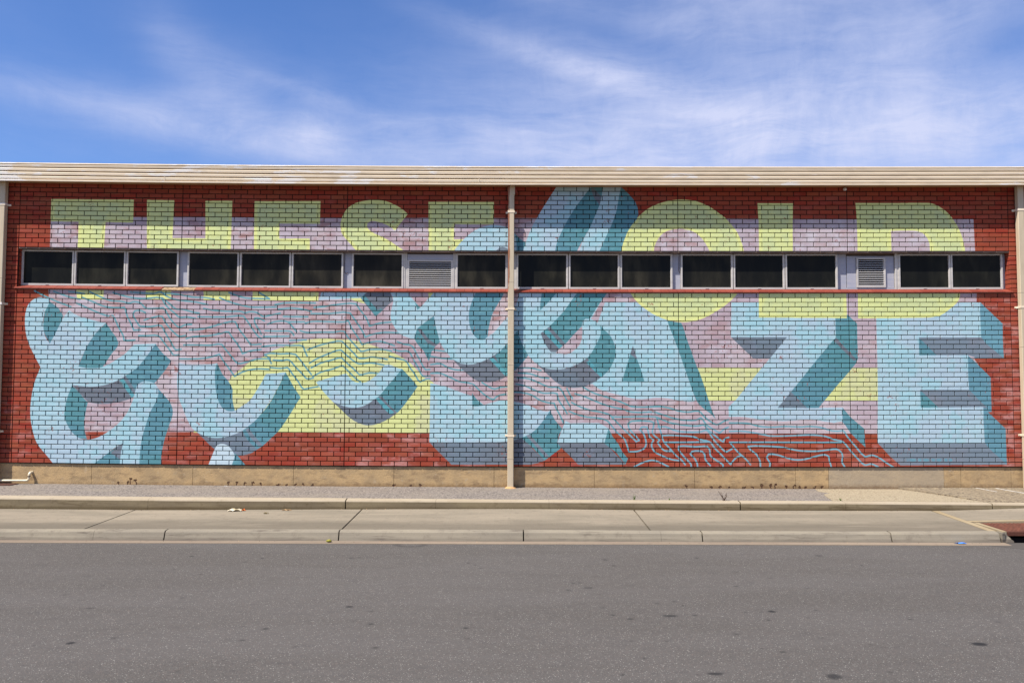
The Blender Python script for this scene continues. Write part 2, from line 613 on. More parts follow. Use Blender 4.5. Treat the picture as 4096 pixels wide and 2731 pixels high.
# --- contour lines drawn over the bands, behind the big blue letters
for s in ('B1 410 68 520 125 640 180 740 220 850 260', 'B1 640 75 760 120 860 150 960 170', 'B1 820 78 920 90 1010 105',
          'B1 910 215 1050 275 1200 340 1300 370 1350 365 1370 400 1420 510 1470 600 1480 655 1615 655',
          'B1 975 145 1090 190 1200 240 1300 265 1450 270 1485 265 1520 370 1570 470 1600 540 1680 535',
          'B1 1070 80 1200 140 1320 185 1450 195 1540 215 1600 200 1680 215 1740 275 1840 280 1945 270 2020 380 2091 470 B2 345 505 420 475 500 470',
          'B1 1350 90 1480 130 1620 155 1750 160 1930 155 1990 250 2091 340 B2 350 382 440 380 545 398',
          'B1 1560 85 1700 95 1840 100 1925 85 1985 130 B2 300 172 420 190 560 205 690 235',
          'B1 1740 330 1680 305 1610 310 1590 340 1610 400 1660 480 1675 490 1800 495 1930 485 B2 190 580 250 680 310 775 375 765',
          'B1 1720 420 1800 395 1940 375 B2 200 470 280 560 345 610 430 600',
          'B1 1655 605 1760 605 1890 605 B2 170 690 240 780 290 840 350 832',
          'B2 130 90 180 100 250 100 380 120 520 145 660 150 770 170', 'B2 140 150 220 210 310 285 390 290 500 320 590 335',
          'B2 940 88 1050 130 1150 155 1290 160 1430 165 1300 88', 'B2 830 150 920 190 1050 230 1180 260 1330 265 1510 262',
          'B2 640 280 780 305 960 315 1080 315 1140 330 1200 318 1280 330 1350 375 1440 360 1560 335',
          'B2 570 378 740 380 920 380 1120 372 1170 440 1230 530 1290 610 1330 640',
          'B2 470 535 620 525 760 490 900 450 1020 440 1060 520 1120 600 1180 680 1200 710 1330 705',
          'B2 1370 430 1300 395 1250 395 1250 440 1280 500 1320 560 1330 590',
          'B2 430 640 520 615 700 605 840 580 940 560 980 620 1040 700 1080 760 1105 820 1200 785 1330 770',
          'B2 400 715 560 715 720 718 860 710 920 790 980 860 1050 935 1150 920 1250 890 1350 880 1430 890 1450 940',
          'B2 350 880 560 880 700 865 830 825 880 910 940 990 1010 1090 1100 1040 1200 1010 1300 1000 1420 1005',
          'B2 1490 235 1600 215 1750 212 1980 215', 'B2 1530 290 1680 275 1830 290 1930 315', 'B2 1590 375 1750 378 1890 378',
          'B2 1400 470 1480 440 1600 430 1660 450 1720 520 1755 560', 'B2 1640 440 1850 440', 'B2 1370 545 1500 550 1640 548 1690 560 1720 605',
          'B2 1350 615 1550 612 1660 610', 'B2 1665 662 1870 655', 'B2 1335 735 1500 718 1680 722 1830 730 1855 800 1880 850',
          'B2 1440 885 1370 830 1560 822 1740 828 1800 900 1860 980 1930 1070', 'B2 1470 895 1580 900 1660 895 1740 980 1820 1060 1875 1118 1955 1108',
          'B2 1440 985 1560 995 1640 985 1700 1060 1770 1150 1840 1245 1930 1225 2010 1212',
          'B3 165 270 300 255 450 232 670 225 720 300 790 390 830 490 950 455 1090 442',
          'B3 130 340 350 340 600 335 680 450 740 540 780 620 880 585 1000 565 1190 570',
          'B3 60 455 150 435 350 438 540 440 570 420 620 520 690 620 740 710 850 680 960 672 1060 700 1130 725',
          'B3 0 545 80 565 250 562 400 562 530 555 580 630 660 720 725 790 830 770 1000 772 1095 790',
          'B3 90 775 200 730 350 690 500 670 560 730 640 810 710 875 850 860 950 870 1045 890',
          'B3 110 935 200 880 340 820 490 775 560 840 640 905 705 940 850 930 1005 955',
          'B3 130 990 250 930 380 895 500 870 570 940 650 1010 710 1070 820 1050 940 1055',
          'B3 150 1095 250 1040 400 1000 515 965 570 1020 650 1100 730 1165',
          'B3 1160 675 1240 705 1340 730 1390 820 1440 910 1500 1010 1555 1008', 'B3 1115 770 1200 790 1300 795 1350 880 1410 980 1470 1090 1555 1088',
          'B3 1070 850 1170 880 1265 905 1310 980 1370 1060 1435 1155 1500 1125 1555 1120', 'B3 1590 775 1740 792', 'B3 1565 850 1680 872 1820 885',
          'B3 1560 950 1680 940 1760 980 1850 1010 1960 1015', 'B3 1560 1055 1680 1055 1800 1105 1900 1150 2060 1180 C4 330 160 420 240 520 290 580 245 670 225',
          'C4 380 85 450 130 530 165 600 145 690 135', 'C4 800 30 950 45 1060 90 1180 140 1300 150 1360 230 1400 310 1435 370',
          'C4 785 105 900 130 1010 180 1120 215 1280 220 1300 300 1360 390 1400 460', 'C4 760 200 900 215 980 240 1080 300 1180 330 1245 335 1270 400 1310 470 1355 570',
          'B4 820 990 960 990 1090 1020', 'B4 815 1050 960 1060 1080 1100 1185 1115', 'C4 1395 155 1425 220 1465 280',
          'C4 1585 140 1700 205 1830 250 1930 280 2091 340 C5 380 375 560 380 720 375 840 395 950 430 1060 440 1180 430 1250 500 1330 560 1400 590 1480 550 1535 530',
          'C4 1490 220 1620 260 1760 320 1900 370 2080 410 C5 350 435 480 445 640 440 740 470 830 500 950 530 1080 540 1150 535 1205 510 1270 590 1360 650 1430 690 1490 640 1535 620',
          'C4 1450 325 1560 380 1680 420 1800 440 1900 470 1930 495 C5 350 497 660 497 740 530 830 565 960 590 1080 605 1180 605 1235 590 1300 660 1400 740 1475 795 1490 760 1540 740',
          'C4 1420 430 1520 470 1640 500 1760 510 1870 540 1920 590 C5 200 680 290 760 320 830 350 925',
          'C5 140 500 230 590 320 680 400 760 435 795', 'C5 435 790 470 780 350 640 335 580 380 550 590 550 640 565 640 610 625 680 650 720 710 775 690 800 720 850 770 900 850 905',
          'C5 475 650 500 620 560 620 575 670 590 730 640 780 620 810 620 860 660 920 740 960 850 1005 950 1020',
          'C5 475 650 520 700 545 770 550 830 520 880 440 910 360 915', 'C5 680 510 700 590 730 690 760 790 830 870 900 950 980 1020 1020 1070',
          'C5 690 620 780 615 880 655 980 675 1180 678 1270 655 1350 760 1430 850 1510 915 1580 880',
          'C5 740 720 850 718 1000 725 1120 735 1200 770 1310 795 1370 870 1450 950 1560 1065 1620 990 1690 955', 'C5 780 800 1000 800 1310 795',
          'C5 1090 1090 1085 1060 1020 990 940 890 940 850 1000 845 1150 855 1280 850 1310 890 1320 960 1380 1010 1470 1070 1470 1090',
          'C5 1165 1090 1160 1050 1120 980 1080 940 1100 910 1220 910 1250 950 1260 1010 1320 1080', 'C5 410 1092 520 1040 620 1015 700 1035 820 1092',
          'C5 1545 800 1800 800 2080 800 C6 500 802 1090 802', 'C5 1545 570 1700 570 1790 580 1900 610 C6 250 620 420 612 600 618 720 612 850 625 960 660 1050 668 1110 660 1160 730 1260 850 1380 975 1460 955 1540 985 1620 1040 1710 1095',
          'C5 1545 670 1700 668 1820 685 1950 710 C6 240 725 420 725 600 718 750 715 900 730 1010 770 1110 795 1200 900 1290 1000 1370 1070 1450 1060 1530 1092',
          'C5 1555 805 1640 910 1740 1000 1800 1070', 'C6 125 1092 120 1030 80 950 0 885 C5 1770 850 1850 845 2000 848 C6 250 850 400 862 520 890 640 905 820 905 950 890 1030 885 1080 910 1105 960 1100 1040 1130 1090',
          'C6 235 1092 240 1050 200 980 220 945 340 955 430 985 540 1010 650 1005 760 975 880 950 940 970 950 1020 970 1090'):
    L(s)

# --- the big ampersand
P(TEA, 'B1 590 195 640 230 700 280 755 360 735 430 650 600 595 700 525 560 518 470 540 310 570 250')
P(TEA, 'B1 1265 455 1300 500 1340 560 1385 620 1415 690 1400 740 1350 800 1300 870 1260 930 1225 980 1100 995 935 975 1030 750 1140 580')
P(TEA, 'B1 860 1195 905 1240 960 1300 1010 1360 1050 1400 1030 1480 1010 1600 C1 1003 560 1015 680 1040 765 930 745 860 690 810 620 770 550 760 460 780 320 820 200')
P(SLA, 'B1 865 1190 960 1200 1100 1208 1250 1185 1400 1135 1510 1070 1640 1200 1590 1340 1520 1370 1400 1400 1250 1420 1120 1410 1050 1390 1000 1340 930 1270 905 1235')
P(TEA, 'B1 1495 1075 1640 980 1860 700 1900 760 1950 820 2045 900 2000 980 1940 1060 1840 1175 1740 1260 1620 1260 1540 1140')
P(TST, 'B1 1425 1140 1470 1112 1610 1320 1575 1345', False)
P(TEA, 'C1 1885 155 1960 240 2020 310 2055 380 2065 450 2050 520 2020 600 1990 690 1960 790 1940 880 1928 960 1922 1085 1655 1085 1680 790 1750 540 1875 260')
P(TEA, 'C1 1060 1085 1250 955 1470 808 1440 1085', False)
P(SLA, 'C1 1470 808 1445 960 1435 1010 1320 925', False)
P(BLU, 'B1 470 145 410 165 360 205 325 260 305 330 298 410 300 500 310 580 330 660 360 740 395 810 430 880 482 978 460 1040 430 1110 405 1190 385 1280 370 1370 362 1460 '
       'C1 362 480 370 560 385 640 405 720 440 810 490 880 550 950 600 1010 655 1085 1070 1085 1170 1020 1250 960 1320 905 1400 850 1470 812 1440 960 1430 1085 1662 1085 1675 900 1690 790 '
       '1720 660 1760 540 1800 430 1850 340 1885 260 1892 200 1880 140 1840 95 1780 75 1720 72 1665 95 1635 130 1620 180 1600 260 1575 330 1540 410 1490 490 1420 570 1340 640 1250 700 '
       '1160 745 1080 765 1000 765 930 740 870 690 820 620 790 560 770 480 775 400 790 320 810 250 860 120 960 130 1070 138 1200 128 1330 95 1440 45 B1 1510 1075 1640 985 1720 890 1790 800 '
       '1862 700 1700 705 1600 710 1545 770 1480 830 1390 890 1300 945 1200 985 1100 992 1010 985 935 970 960 900 990 830 1030 750 1080 660 1140 580 1200 510 1265 450 1180 435 1060 405 '
       '960 375 880 340 825 300 770 370 735 430 700 500 650 600 595 700 550 630 525 560 518 470 520 400 540 310 570 250 590 200 580 165 530 150')
# --- second letter
P(TEA, 'B2 1620 1040 1660 1110 1720 1220 1760 1280 1800 1340 1760 1400 1700 1500 C2 1690 440 1620 550 1540 660 1450 750 1350 840 1260 900 1180 940 1000 930 900 870 640 700 '
       '1000 700 1180 600 1340 450 1450 300 1550 110')
P(SLA, 'C2 560 680 700 730 800 740 900 730 1000 705 1105 660 1130 720 1180 790 1230 840 1285 885 1180 940 1100 955 1040 955 900 930 770 880 640 760')
P(SBL, 'C2 1140 648 1175 628 1260 740 1340 830 1300 850 1210 760', False)
P(TEA, 'B2 800 930 830 990 870 1070 930 1140 985 1240 985 1310 990 1400 1015 1502 950 1510 850 1460 785 1300 768 1160 770 1000')
P(BLU, 'B2 340 930 430 945 560 950 680 945 760 940 800 930 780 1000 775 1080 778 1160 785 1240 795 1300 820 1390 860 1460 900 1490 950 1505 1010 1500 1120 1430 1190 1380 1240 1310 '
       '1290 1230 1340 1150 1380 1070 1400 1060 1500 1055 1560 1045 1620 1040 1590 1100 1550 1180 1500 1280 1450 1370 1400 1440 1340 1520 C2 1260 540 1180 605 1100 665 1000 710 900 740 '
       '800 750 700 740 630 715 570 685 510 640 460 560 420 470 385 380 350 290 330 190 322 90 325 0')
P(TEA, 'C2 985 920 1040 955 1080 1000 1155 1090 960 1090 990 1010')
P(PAL, 'C2 690 1090 730 990 770 890 800 835 850 818 910 830 960 870 995 920 1010 960 1000 1010 970 1090')
# --- third letter
P(SLA, 'C3 1100 50 1290 60 1405 135 1340 230 1280 310 1210 400 1150 455 1060 520 960 570 880 592 800 598 720 580 640 540 560 480 480 400 385 315 460 335 540 365 640 380 720 370 800 340 880 285')
P(TEA, 'C3 1215 -80 1290 0 1345 60 1405 135 1340 230 1280 310 1210 400 1165 450 1110 400 1050 340 985 262 930 245 1040 125 1160 -15')
P(TST, 'C3 905 285 935 262 1020 345 1125 445 1080 470 1000 400', False)
P(BLU, 'B3 190 1160 270 1130 400 1095 550 1055 590 1100 640 1150 720 1165 800 1155 870 1110 930 1060 970 1010 1010 955 1060 950 1110 965 1150 985 1215 1000 1170 1060 1110 1130 '
       '1050 1200 1000 1260 950 1320 880 1370 800 1425 720 1455 640 1465 540 1450 460 1420 390 1390 330 1330 260 1250')
# --- bottom middle letter
P(SLA, 'C3 1545 798 1800 800 2080 800 C4 400 795 690 785 860 740 960 850 1130 1020 1050 1050 960 1068 860 1068 400 1068 0 1068 C3 1810 1068 1590 850', False)
P(TEA, 'C4 850 745 1000 660 1100 550 1195 420 1250 530 1340 640 1300 720 1285 800 1330 868 1130 1020 1000 880', False)
P(SBL, 'C4 905 715 940 695 1180 965 1150 990', False)
P(BLU, 'C3 1557 95 1620 110 1750 140 1880 190 2000 230 2060 245 C4 265 215 290 260 340 300 405 355 510 325 610 300 690 305 860 335 950 365 1050 410 1150 432 1195 425 1100 560 1000 670 '
       '860 745 690 790 400 800 0 803 C3 1545 800')
P(TEA, 'C4 265 212 300 265 340 310 405 362 330 372 265 372', False)
P(SLA, 'C4 1330 868 1270 795 1850 795 1960 920 C5 305 1068 C4 1530 1068 1440 970', False)
P(TEA, 'C5 100 630 150 730 220 820 270 920 335 995 305 1065 190 920 40 805', False)
P(BLU, 'C4 1380 545 1440 575 1600 570 1780 570 1895 635 1870 720 1845 805 1285 805 1310 720 1345 630', False)
# --- upper script letters
P(SLA, 'B3 800 85 1080 85 1115 190 1040 250 980 310 900 375 720 150')
P(TEA, 'B3 730 150 770 110 990 300 900 375 850 300', False)
P(SLA, 'B3 770 120 810 95 960 280 930 300', False)
P(BLU, 'B3 255 85 810 85 770 110 730 152 500 165 225 180', False)
P(BLU, 'B3 1080 85 2091 85 B4 690 85 690 690 600 790 480 870 380 915 280 945 B3 1960 950 1880 930 1820 880 1740 790 1672 680 1640 560 1600 365 1500 440 1400 600 1370 650 1300 630 1190 580 1110 470 1085 400 1085 320 1115 180')
P(LAV, 'B3 1290 85 1530 85 1600 85 1435 272 1380 205 1310 130', False)
P(YFL, 'B3 1530 85 1600 85 1540 160', False)
P(TEA, 'B3 1368 200 1437 268 1403 297', False)
P(TEA, 'B3 1600 368 1625 500 1650 600 1672 680 1620 730 1570 800 1560 850 1540 912 1480 790 1400 700 1365 640 1380 580 1400 520 1500 440', False)
P(SLA, 'B3 1400 525 1440 520 1540 650 1640 715 1610 735 1520 690', False)
P(SLA, 'B4 0 850 200 940 380 905 600 780 700 690 805 640 870 800 820 980 740 1040 660 1100 580 1135 480 1160 400 1155 310 1135 230 1080 150 1010 80 940')
P(TEA, 'B4 540 842 600 785 690 685 805 542 830 620 860 700 935 840 880 910 820 980 740 1045 680 1090 660 1060 590 960', False)
P(TST, 'B4 470 885 510 862 690 1050 660 1085', False)
P(BLU, 'B4 0 80 700 80 690 690 600 790 480 870 380 915 280 945 210 950 120 935 0 865', False)
P(TEA, 'B4 310 85 700 85 640 130 590 200 540 290 505 350 470 480 450 615 400 652 340 652 280 590 240 500 225 400 230 300 265 190')
P(LAV, 'B4 650 85 720 85 720 340 690 380 640 430 590 490 520 570 450 620 465 500 510 340 570 230 620 150')
# upper half, above the windows
P(TEA, 'A4 40 690 155 768 200 818 265 865 245 955 230 1080 40 1080', False)
P(BLU, 'A3 1085 950 1150 870 1220 800 1300 740 1380 705 1450 685 1520 680 1600 692 1660 712 1720 765 1740 850 1740 1080 1085 1080')
P(SLA, 'A3 1515 960 1570 915 1600 910 1650 930 1690 990 1690 1080 1515 1080')
P(TEA, 'A4 940 285 1078 285 1270 285 1340 350 1410 430 1440 500 1447 570 1430 620 1370 690 1330 760 1290 860 1265 955 1240 1080 560 1080 590 850 690 640 860 390', False)
P(LAV, 'A4 932 722 905 775 860 850 830 958 802 958 850 865', False)
P(SLA, 'A4 950 300 975 290 1075 400 1040 470 985 400', False)
P(BLU, 'A4 590 280 950 285 860 400 760 540 690 660 640 760 600 850 575 955 560 1080 210 1080 240 955 270 860 300 780 340 690 390 600 450 500 520 390')
P(BLU, 'A4 1078 285 1265 285 1245 380 1215 540 1170 670 1110 800 1040 955 1000 1080 800 1080 830 955 860 860 935 720 1000 570 1050 440')
P(BLU, 'B4 700 85 1900 85 1850 210 1790 460 1800 485 1800 590 1740 720 1660 850 1560 925 1450 975 1330 1005 1200 1003 1100 980 1010 925 935 840 860 700 805 545 700 690', False)
P(LAV, 'B4 765 85 815 85 815 150 790 230 765 275', False)
P(TEA, 'B4 1100 85 1280 85 1200 180 1120 260 1075 302 1080 200', False)
P(LAV, 'B4 1600 470 1700 380 1860 85 2091 85 B5 355 85 425 190 430 202 180 205 80 205 60 250 20 350 0 410 B4 1780 480 1575 580 1560 680 1500 760 1400 822 1250 815')
P(TEA, 'B4 1525 85 1885 85 1810 190 1740 290 1670 400 1590 470 1575 490 1480 590 1400 680 1310 760 1260 810 1210 805 1160 740 1110 650 1085 575 1190 490 1280 400 1370 300 1440 200')
P(SLA, 'B4 1085 575 1150 525 1320 755 1260 812 1210 805 1160 740 1110 650', False)
P(TST, 'B4 1110 555 1150 528 1345 730 1310 765', False)
P(SLA, 'B4 1160 515 1195 495 1380 705 1350 730', False)
P(BLU, 'B5 180 205 430 200 520 270 640 350 800 420 830 500 880 630 930 760 980 900 1030 1030 1080 1180 1130 1340 1145 1385 1060 1395 960 1380 880 1365 800 1350 650 1345 550 1360 440 1360 330 1340 '
       '220 1310 100 1280 0 1245 B4 1700 1180 1560 1215 1660 850 1800 485 1760 460 1850 210 B5 70 205')
P(BLU, 'B4 1575 490 1585 430 1620 402 1680 405 1750 440 1800 480 1810 600 1740 740 1650 860 1560 930 1400 980 1300 900 1390 825 1500 760 1560 680 1580 580')
P(TEA, 'B4 1795 483 1850 540 1910 600 1950 670 1975 750 1978 830 1950 920 1900 1010 1830 1080 1750 1140 1660 1190 1560 1150 1500 1000 1560 925 1660 850 1740 720 1800 590')
P(SLA, 'B4 1010 915 1100 980 1200 1003 1330 1005 1450 975 1560 925 1640 870 1700 950 1830 1080 1750 1140 1660 1190 1560 1220 1440 1225 1350 1205 1270 1160 1190 1090 1100 1000')
P(TST, 'B4 1625 925 1665 900 1835 1080 1800 1100', False)
P(BLU, 'B4 1010 915 935 840 1300 800 1580 900 1560 925 1450 975 1330 1005 1200 1003 1100 980')
P(LAV, 'B4 1260 812 1400 825 1500 765 1560 690 1582 580 1578 505 1480 590 1400 680 1310 760')
P(TEA, 'B5 392 725 360 830 320 960 265 1147 400 1150 530 1149 490 1010 440 880', False)
P(SLA, 'B5 392 725 362 825 445 890 440 870', False)
P(TEA, 'B5 800 418 880 438 970 452 1000 520 1040 650 1090 790 1140 930 1190 1050 1240 1190 1290 1350 1330 1470 C5 1380 522 1320 460 1240 400 1170 330 1135 265 1030 -30 B5 930 760 830 500')
P(YEL, 'B5 700 300 1300 300 1380 320 1250 390 1120 430 1000 443 860 430 740 395 620 330')
# --- Z
P(TEA, 'B6 1015 390 1155 395 1160 350 1280 460 1283 650 1290 880 1270 930 1180 1040 1040 1200 890 1380 815 1472 330 1472 490 1270 720 985 1025 620', False)
P(SLA, 'B6 1030 630 1000 665 1240 905 1275 890 1110 720', False)
P(SLA, 'B6 320 1470 490 1275 685 1470', False)
P(TEA, 'C6 1100 380 1200 500 1365 640 1380 862 1290 780 1200 690 1140 600 1100 555', False)
P(BLU, 'B5 1570 205 B6 1015 205 1025 625 880 790 720 990 490 1275 330 1465 700 1468 1105 1460 C6 1105 550 1000 570 850 545 700 530 560 540 400 550 200 540 0 510 C5 1700 495 1540 495 1535 380 B5 1620 1375 1930 990 B6 240 872 440 625 B5 1565 625', False)
P(SLA, 'B5 1565 622 B6 442 622 240 874 30 874 B5 1830 874', False)
P(YEL, 'B6 105 85 1150 85 1158 395 105 388', False)
# --- E
P(TBL, 'B7 1565 203 1835 460 1838 650 1850 874 1500 874 1560 600', False)
P(SBL, 'B7 835 622 1580 622 1640 700 1850 874 1550 874 1410 835 838 840', False)
P(TBL, 'B7 1415 835 1480 890 1692 1100 1705 1515 1660 1515 1540 1400 1415 1250', False)
P(SBL, 'B7 848 1248 1435 1248 1550 1370 1660 1470 858 1466', False)
P(TBL, 'C7 1600 380 1650 430 1872 640 1886 1070 1840 1060 1600 800', False)
P(SBL, 'C7 342 812 1625 808 1670 870 1886 1068 615 1077 480 960 400 870', False)
P(TBL, 'C7 1625 808 1885 1040 1880 900 1800 850', False)
P(BLU, 'B7 325 395 960 390 1080 370 1250 250 1310 205 1570 205 1565 300 1580 625 835 625 838 838 1420 835 1425 1100 1435 1250 850 1250 858 1462 1605 1455 C7 1605 385 1610 600 1622 810 342 810 345 300 B7 340 950 330 600', False)
P(TEA, 'B7 835 640 860 650 1045 838 838 838', False)
P(TEA, 'B7 850 1265 880 1280 1065 1460 858 1462', False)
P(YEL, 'B7 105 85 1330 85 1310 180 1250 250 1150 330 1080 370 960 388 500 396 110 398', False)
# faded, unreadable light blue smears in the bottom bar of the E
for a, b in ((690, 712), (720, 802), (822, 868), (884, 958), (984, 1030), (1044, 1106), (1136, 1180), (1192, 1236)):
    P(TBL, 'C7 %d 1003 %d 996 %d 1004 %d 1026 %d 1031 %d 1024' % (a, (a + b) // 2, b, b - 4, (a + b) // 2, a + 5), False)


# --- colours, brushed unevenly
def vnoise(cell, h=MH, wd=MW, ax=1.0):
    gy, gx = int(h / cell) + 3, int(wd / (cell * ax)) + 3
    g = rng.random((gy, gx), np.float32)
    y = np.arange(h) / cell
    x = np.arange(wd) / (cell * ax)
    iy, ix = y.astype(int), x.astype(int)
    fy, fx = (y - iy).astype(np.float32), (x - ix).astype(np.float32)
    fy, fx = fy * fy * (3 - 2 * fy), fx * fx * (3 - 2 * fx)
    a = g[iy] * (1 - fy)[:, None] + g[iy + 1] * fy[:, None]
    return a[:, ix] * (1 - fx) + a[:, ix + 1] * fx


def fbm(cell, o=4, ax=1.0):
    s = np.zeros((MH, MW), np.float32)
    a, n = 1.0, 0
    for _ in range(o):
        s += a * vnoise(max(cell, 1.2), ax=ax)
        n += a
        a *= .55
        cell /= 2.1
    return s / n


def step(x, a, b):
    t = np.clip((x - a) / (b - a), 0, 1)
    return t * t * (3 - 2 * t)


tone = np.ones((MH, MW), np.float32)
hue = np.zeros((MH, MW), np.float32)
wash = np.zeros((MH, MW), np.float32)
for (row, cx, cz, l, h) in BRICKS:
    a0, a1 = int((cx - l / 2 - .006 - MX0) * RES), int((cx + l / 2 + .006 - MX0) * RES)
    b0, b1 = int((cz - h / 2 - .006 - MZ0) * RES), int((cz + h / 2 + .006 - MZ0) * RES)
    t = random.gauss(0, 1)
    tone[b0:b1, a0:a1] = 1 + .07 * max(-2, min(2, t))
    hue[b0:b1, a0:a1] = random.gauss(0, 1)
    wash[b0:b1, a0:a1] = random.random()

n_big, n_mid, n_str, n_fine = fbm(150, 4), fbm(45, 4), fbm(14, 4, 2.6), fbm(4, 2)
n_m2 = fbm(70, 4)
zz = (np.arange(MH) / RES + MZ0)[:, None]
xx = (np.arange(MW) / RES + MX0)[None, :]


def C(*rgb):
    return np.array([c / 255 for c in rgb], np.float32) ** 2.2


def lerp(a, b, m):
    return a + (b - a) * m[..., None]


PALETTE = {RED: C(150, 66, 45), LAV: C(194, 180, 184), YEL: C(223, 227, 148), YFL: C(214, 219, 148), BLU: C(171, 203, 212), TEA: C(90, 144, 152),
           SLA: C(112, 120, 130), LIN: C(106, 160, 168), PAL: C(194, 213, 220), TBL: C(108, 155, 170), SBL: C(125, 133, 144), TST: C(94, 162, 172)}
red = np.broadcast_to(PALETTE[RED], (MH, MW, 3)) * (1 + 1.25 * (tone - 1))[..., None]
red = red * (1 + np.array([.0, .17, .15], np.float32) * hue[..., None])
bloom = np.clip((.35 + .65 * step(n_mid, .40, .70)) * (.08 + .92 * wash ** 1.5) * (.25 + 1.1 * step(n_str, .38, .66)), 0, 1)
low = 1 - step(zz + 0 * xx, 1.0, 2.2)
right = step(xx + 0 * zz, 7.5, 9.3)
mid = np.exp(-((xx + 1.6) / 1.6) ** 2) * (1 - step(zz + 0 * xx, .9, 1.2))
bloom = bloom * np.clip(.10 + .35 * low + .55 * right * (1 - step(zz + 0 * xx, 3.2, 4.2)) + .75 * mid, 0, 1)
red = lerp(red, C(196, 140, 132), np.clip(bloom, 0, .8))
layers = np.zeros((MH, MW, 3), np.float32)
wsum = np.zeros((MH, MW), np.float32)
lowline = zz < 1.12 - 0 * xx
cover = {}
for k in range(12):
    m = (IDX == k)
    m = m.reshape(MH, SS, MW, SS).mean((1, 3)).astype(np.float32)
    cover[k] = m


def blur(m, r):
    for ax in (0, 1):
        c = np.cumsum(np.pad(m, [(r + 1, r) if a == ax else (0, 0) for a in (0, 1)], mode='edge'), ax)
        m = (c[2 * r + 1:] - c[:-2 * r - 1]) / (2 * r + 1) if ax == 0 else (c[:, 2 * r + 1:] - c[:, :-2 * r - 1]) / (2 * r + 1)
    return m


inner = blur(blur(cover[YEL], 11), 11)
inner = step(inner, .74, .98)
for k in range(12):
    m = cover[k]
    if not m.any():
        continue
    if k == RED:
        c = red
    else:
        c = np.broadcast_to(PALETTE[k], (MH, MW, 3)) * (1 + .32 * (tone - 1))[..., None]
        if k == LAV:
            worn = step(n_m2 * .42 + n_str * .58 + .18 * (wash - .5), .41, .66) * (.45 + .55 * wash)
            worn = worn * (1.0 - .45 * step(xx + 0 * zz, 2.0, 5.0))
            c = lerp(c, C(164, 112, 104), np.clip(worn * .85, 0, .8))
            c = lerp(c, C(212, 208, 216), np.clip(step(n_mid, .50, .78) * .5 + .5 * step(wash, .8, .9) * step(n_str, .3, .6), 0, .8))
            c = lerp(c, C(172, 152, 164), (1 - step(n_big, .35, .6)) * .45)
        elif k == YEL:
            c = lerp(c, C(198, 210, 158), inner * (.35 + .40 * step(n_mid, .35, .65)))
        elif k == YFL:
            c = lerp(c, C(206, 206, 160), step(n_m2, .46, .7) * .7)
        elif k == BLU:
            c = lerp(c, C(176, 195, 209), step(n_big, .45, .68) * .7)
            c = lerp(c, C(156, 202, 211), (1 - step(n_m2, .32, .5)) * .7)
            c = lerp(c, C(184, 196, 196), step(n_str, .62, .8) * .3)
        elif k in (TEA, TBL):
            c = lerp(c, C(96, 142, 158), step(n_big, .42, .66) * .7)
            c = lerp(c, C(118, 172, 180), step(n_str, .60, .78) * .40)
        elif k in (SLA, SBL):
            c = lerp(c, C(114, 136, 150), step(n_big, .45, .7) * .5)
            c = lerp(c, C(132, 140, 158), step(n_str, .60, .78) * .35)
        elif k == LIN:
            c = np.where(lowline[..., None], C(120, 170, 184), C(106, 160, 168)).astype(np.float32) * np.ones((MH, MW, 1), np.float32)
    layers += c * m[..., None]
    wsum += m
mural = layers / np.maximum(wsum, 1e-4)[..., None]
# small chips where the paint has come off
chips = step(n_fine * .5 + n_mid * .5, .72, .74) * step(n_m2, .5, .6)
mural = lerp(mural, C(150, 70, 50), chips * .7 * (1 - cover[RED]))
mural *= (.965 + .07 * n_fine)[..., None]
MURAL_GAIN = 0.94
mural = np.clip(mural * MURAL_GAIN, 0, 1) ** (1 / 2.2)
mural_img = image_from('mural_paint', mural)
del layers, red, IDX

# ------------------------------------------------------------------ brick and mortar materials
M = {}
m, t = material('painted_brick', .82, .18)
mc = map_image(t, mural_img, (0, 2), MX0, MX1, MZ0, MZ1)
fine = t.noise(t.pos, 220, 3, .6)
t.put(t.p.inputs['Base Color'], t.mix(t.ramp(fine, .3, .75, .0, .22), mc, (.02, .018, .015), 'MULTIPLY'))
bump(t, t.math('ADD', fine, t.noise(t.pos, 45, 3)), .35, .003)
M['brick'] = m

m, t = material('mortar', .95, .1)
n = t.noise(t.pos, 30, 4)
t.put(t.p.inputs['Base Color'], t.mix(n, (.010, .008, .008), (.030, .022, .018)))
M['mortar'] = m

m, t = material('plain_brick', .9, .15)
t.put(t.p.inputs['Base Color'], t.mix(t.noise(t.pos, 5, 5), srgb(120, 45, 32), srgb(150, 66, 48)))
M['plain_brick'] = m


def beige(name, base, peel, amount, zs=7.0):
    """old cream paint, peeling to chalky white in ragged patches"""
    m, t = material(name, .55, .35)
    st = t.noise(t.mapping(t.pos, scale=(1.1, 6, zs)), 1.5, 8, .62, .4)
    big = t.noise(t.mapping(t.pos, scale=(.55, 1, 1)), .8, 3)
    s = t.math('ADD', t.math('MULTIPLY', st, .62), t.math('MULTIPLY', big, .42))
    sx_ = t.node('ShaderNodeSeparateXYZ')
    t.put(sx_.inputs[0], t.pos)
    s = t.math('ADD', s, t.math('MULTIPLY', t.ramp(sx_.outputs[0], -1.5, -5.5), .045))
    msk = t.ramp(s, .595 - amount, .612 - amount)
    grime = t.noise(t.mapping(t.pos, scale=(1.5, 3, 9)), 2.0, 6, .6)
    c = t.mix(t.ramp(grime, .42, .75, 0, .55), base, tuple(x * .72 for x in base))
    t.put(t.p.inputs['Base Color'], t.mix(msk, c, peel))
    bump(t, msk, .12, .002)
    return m, t


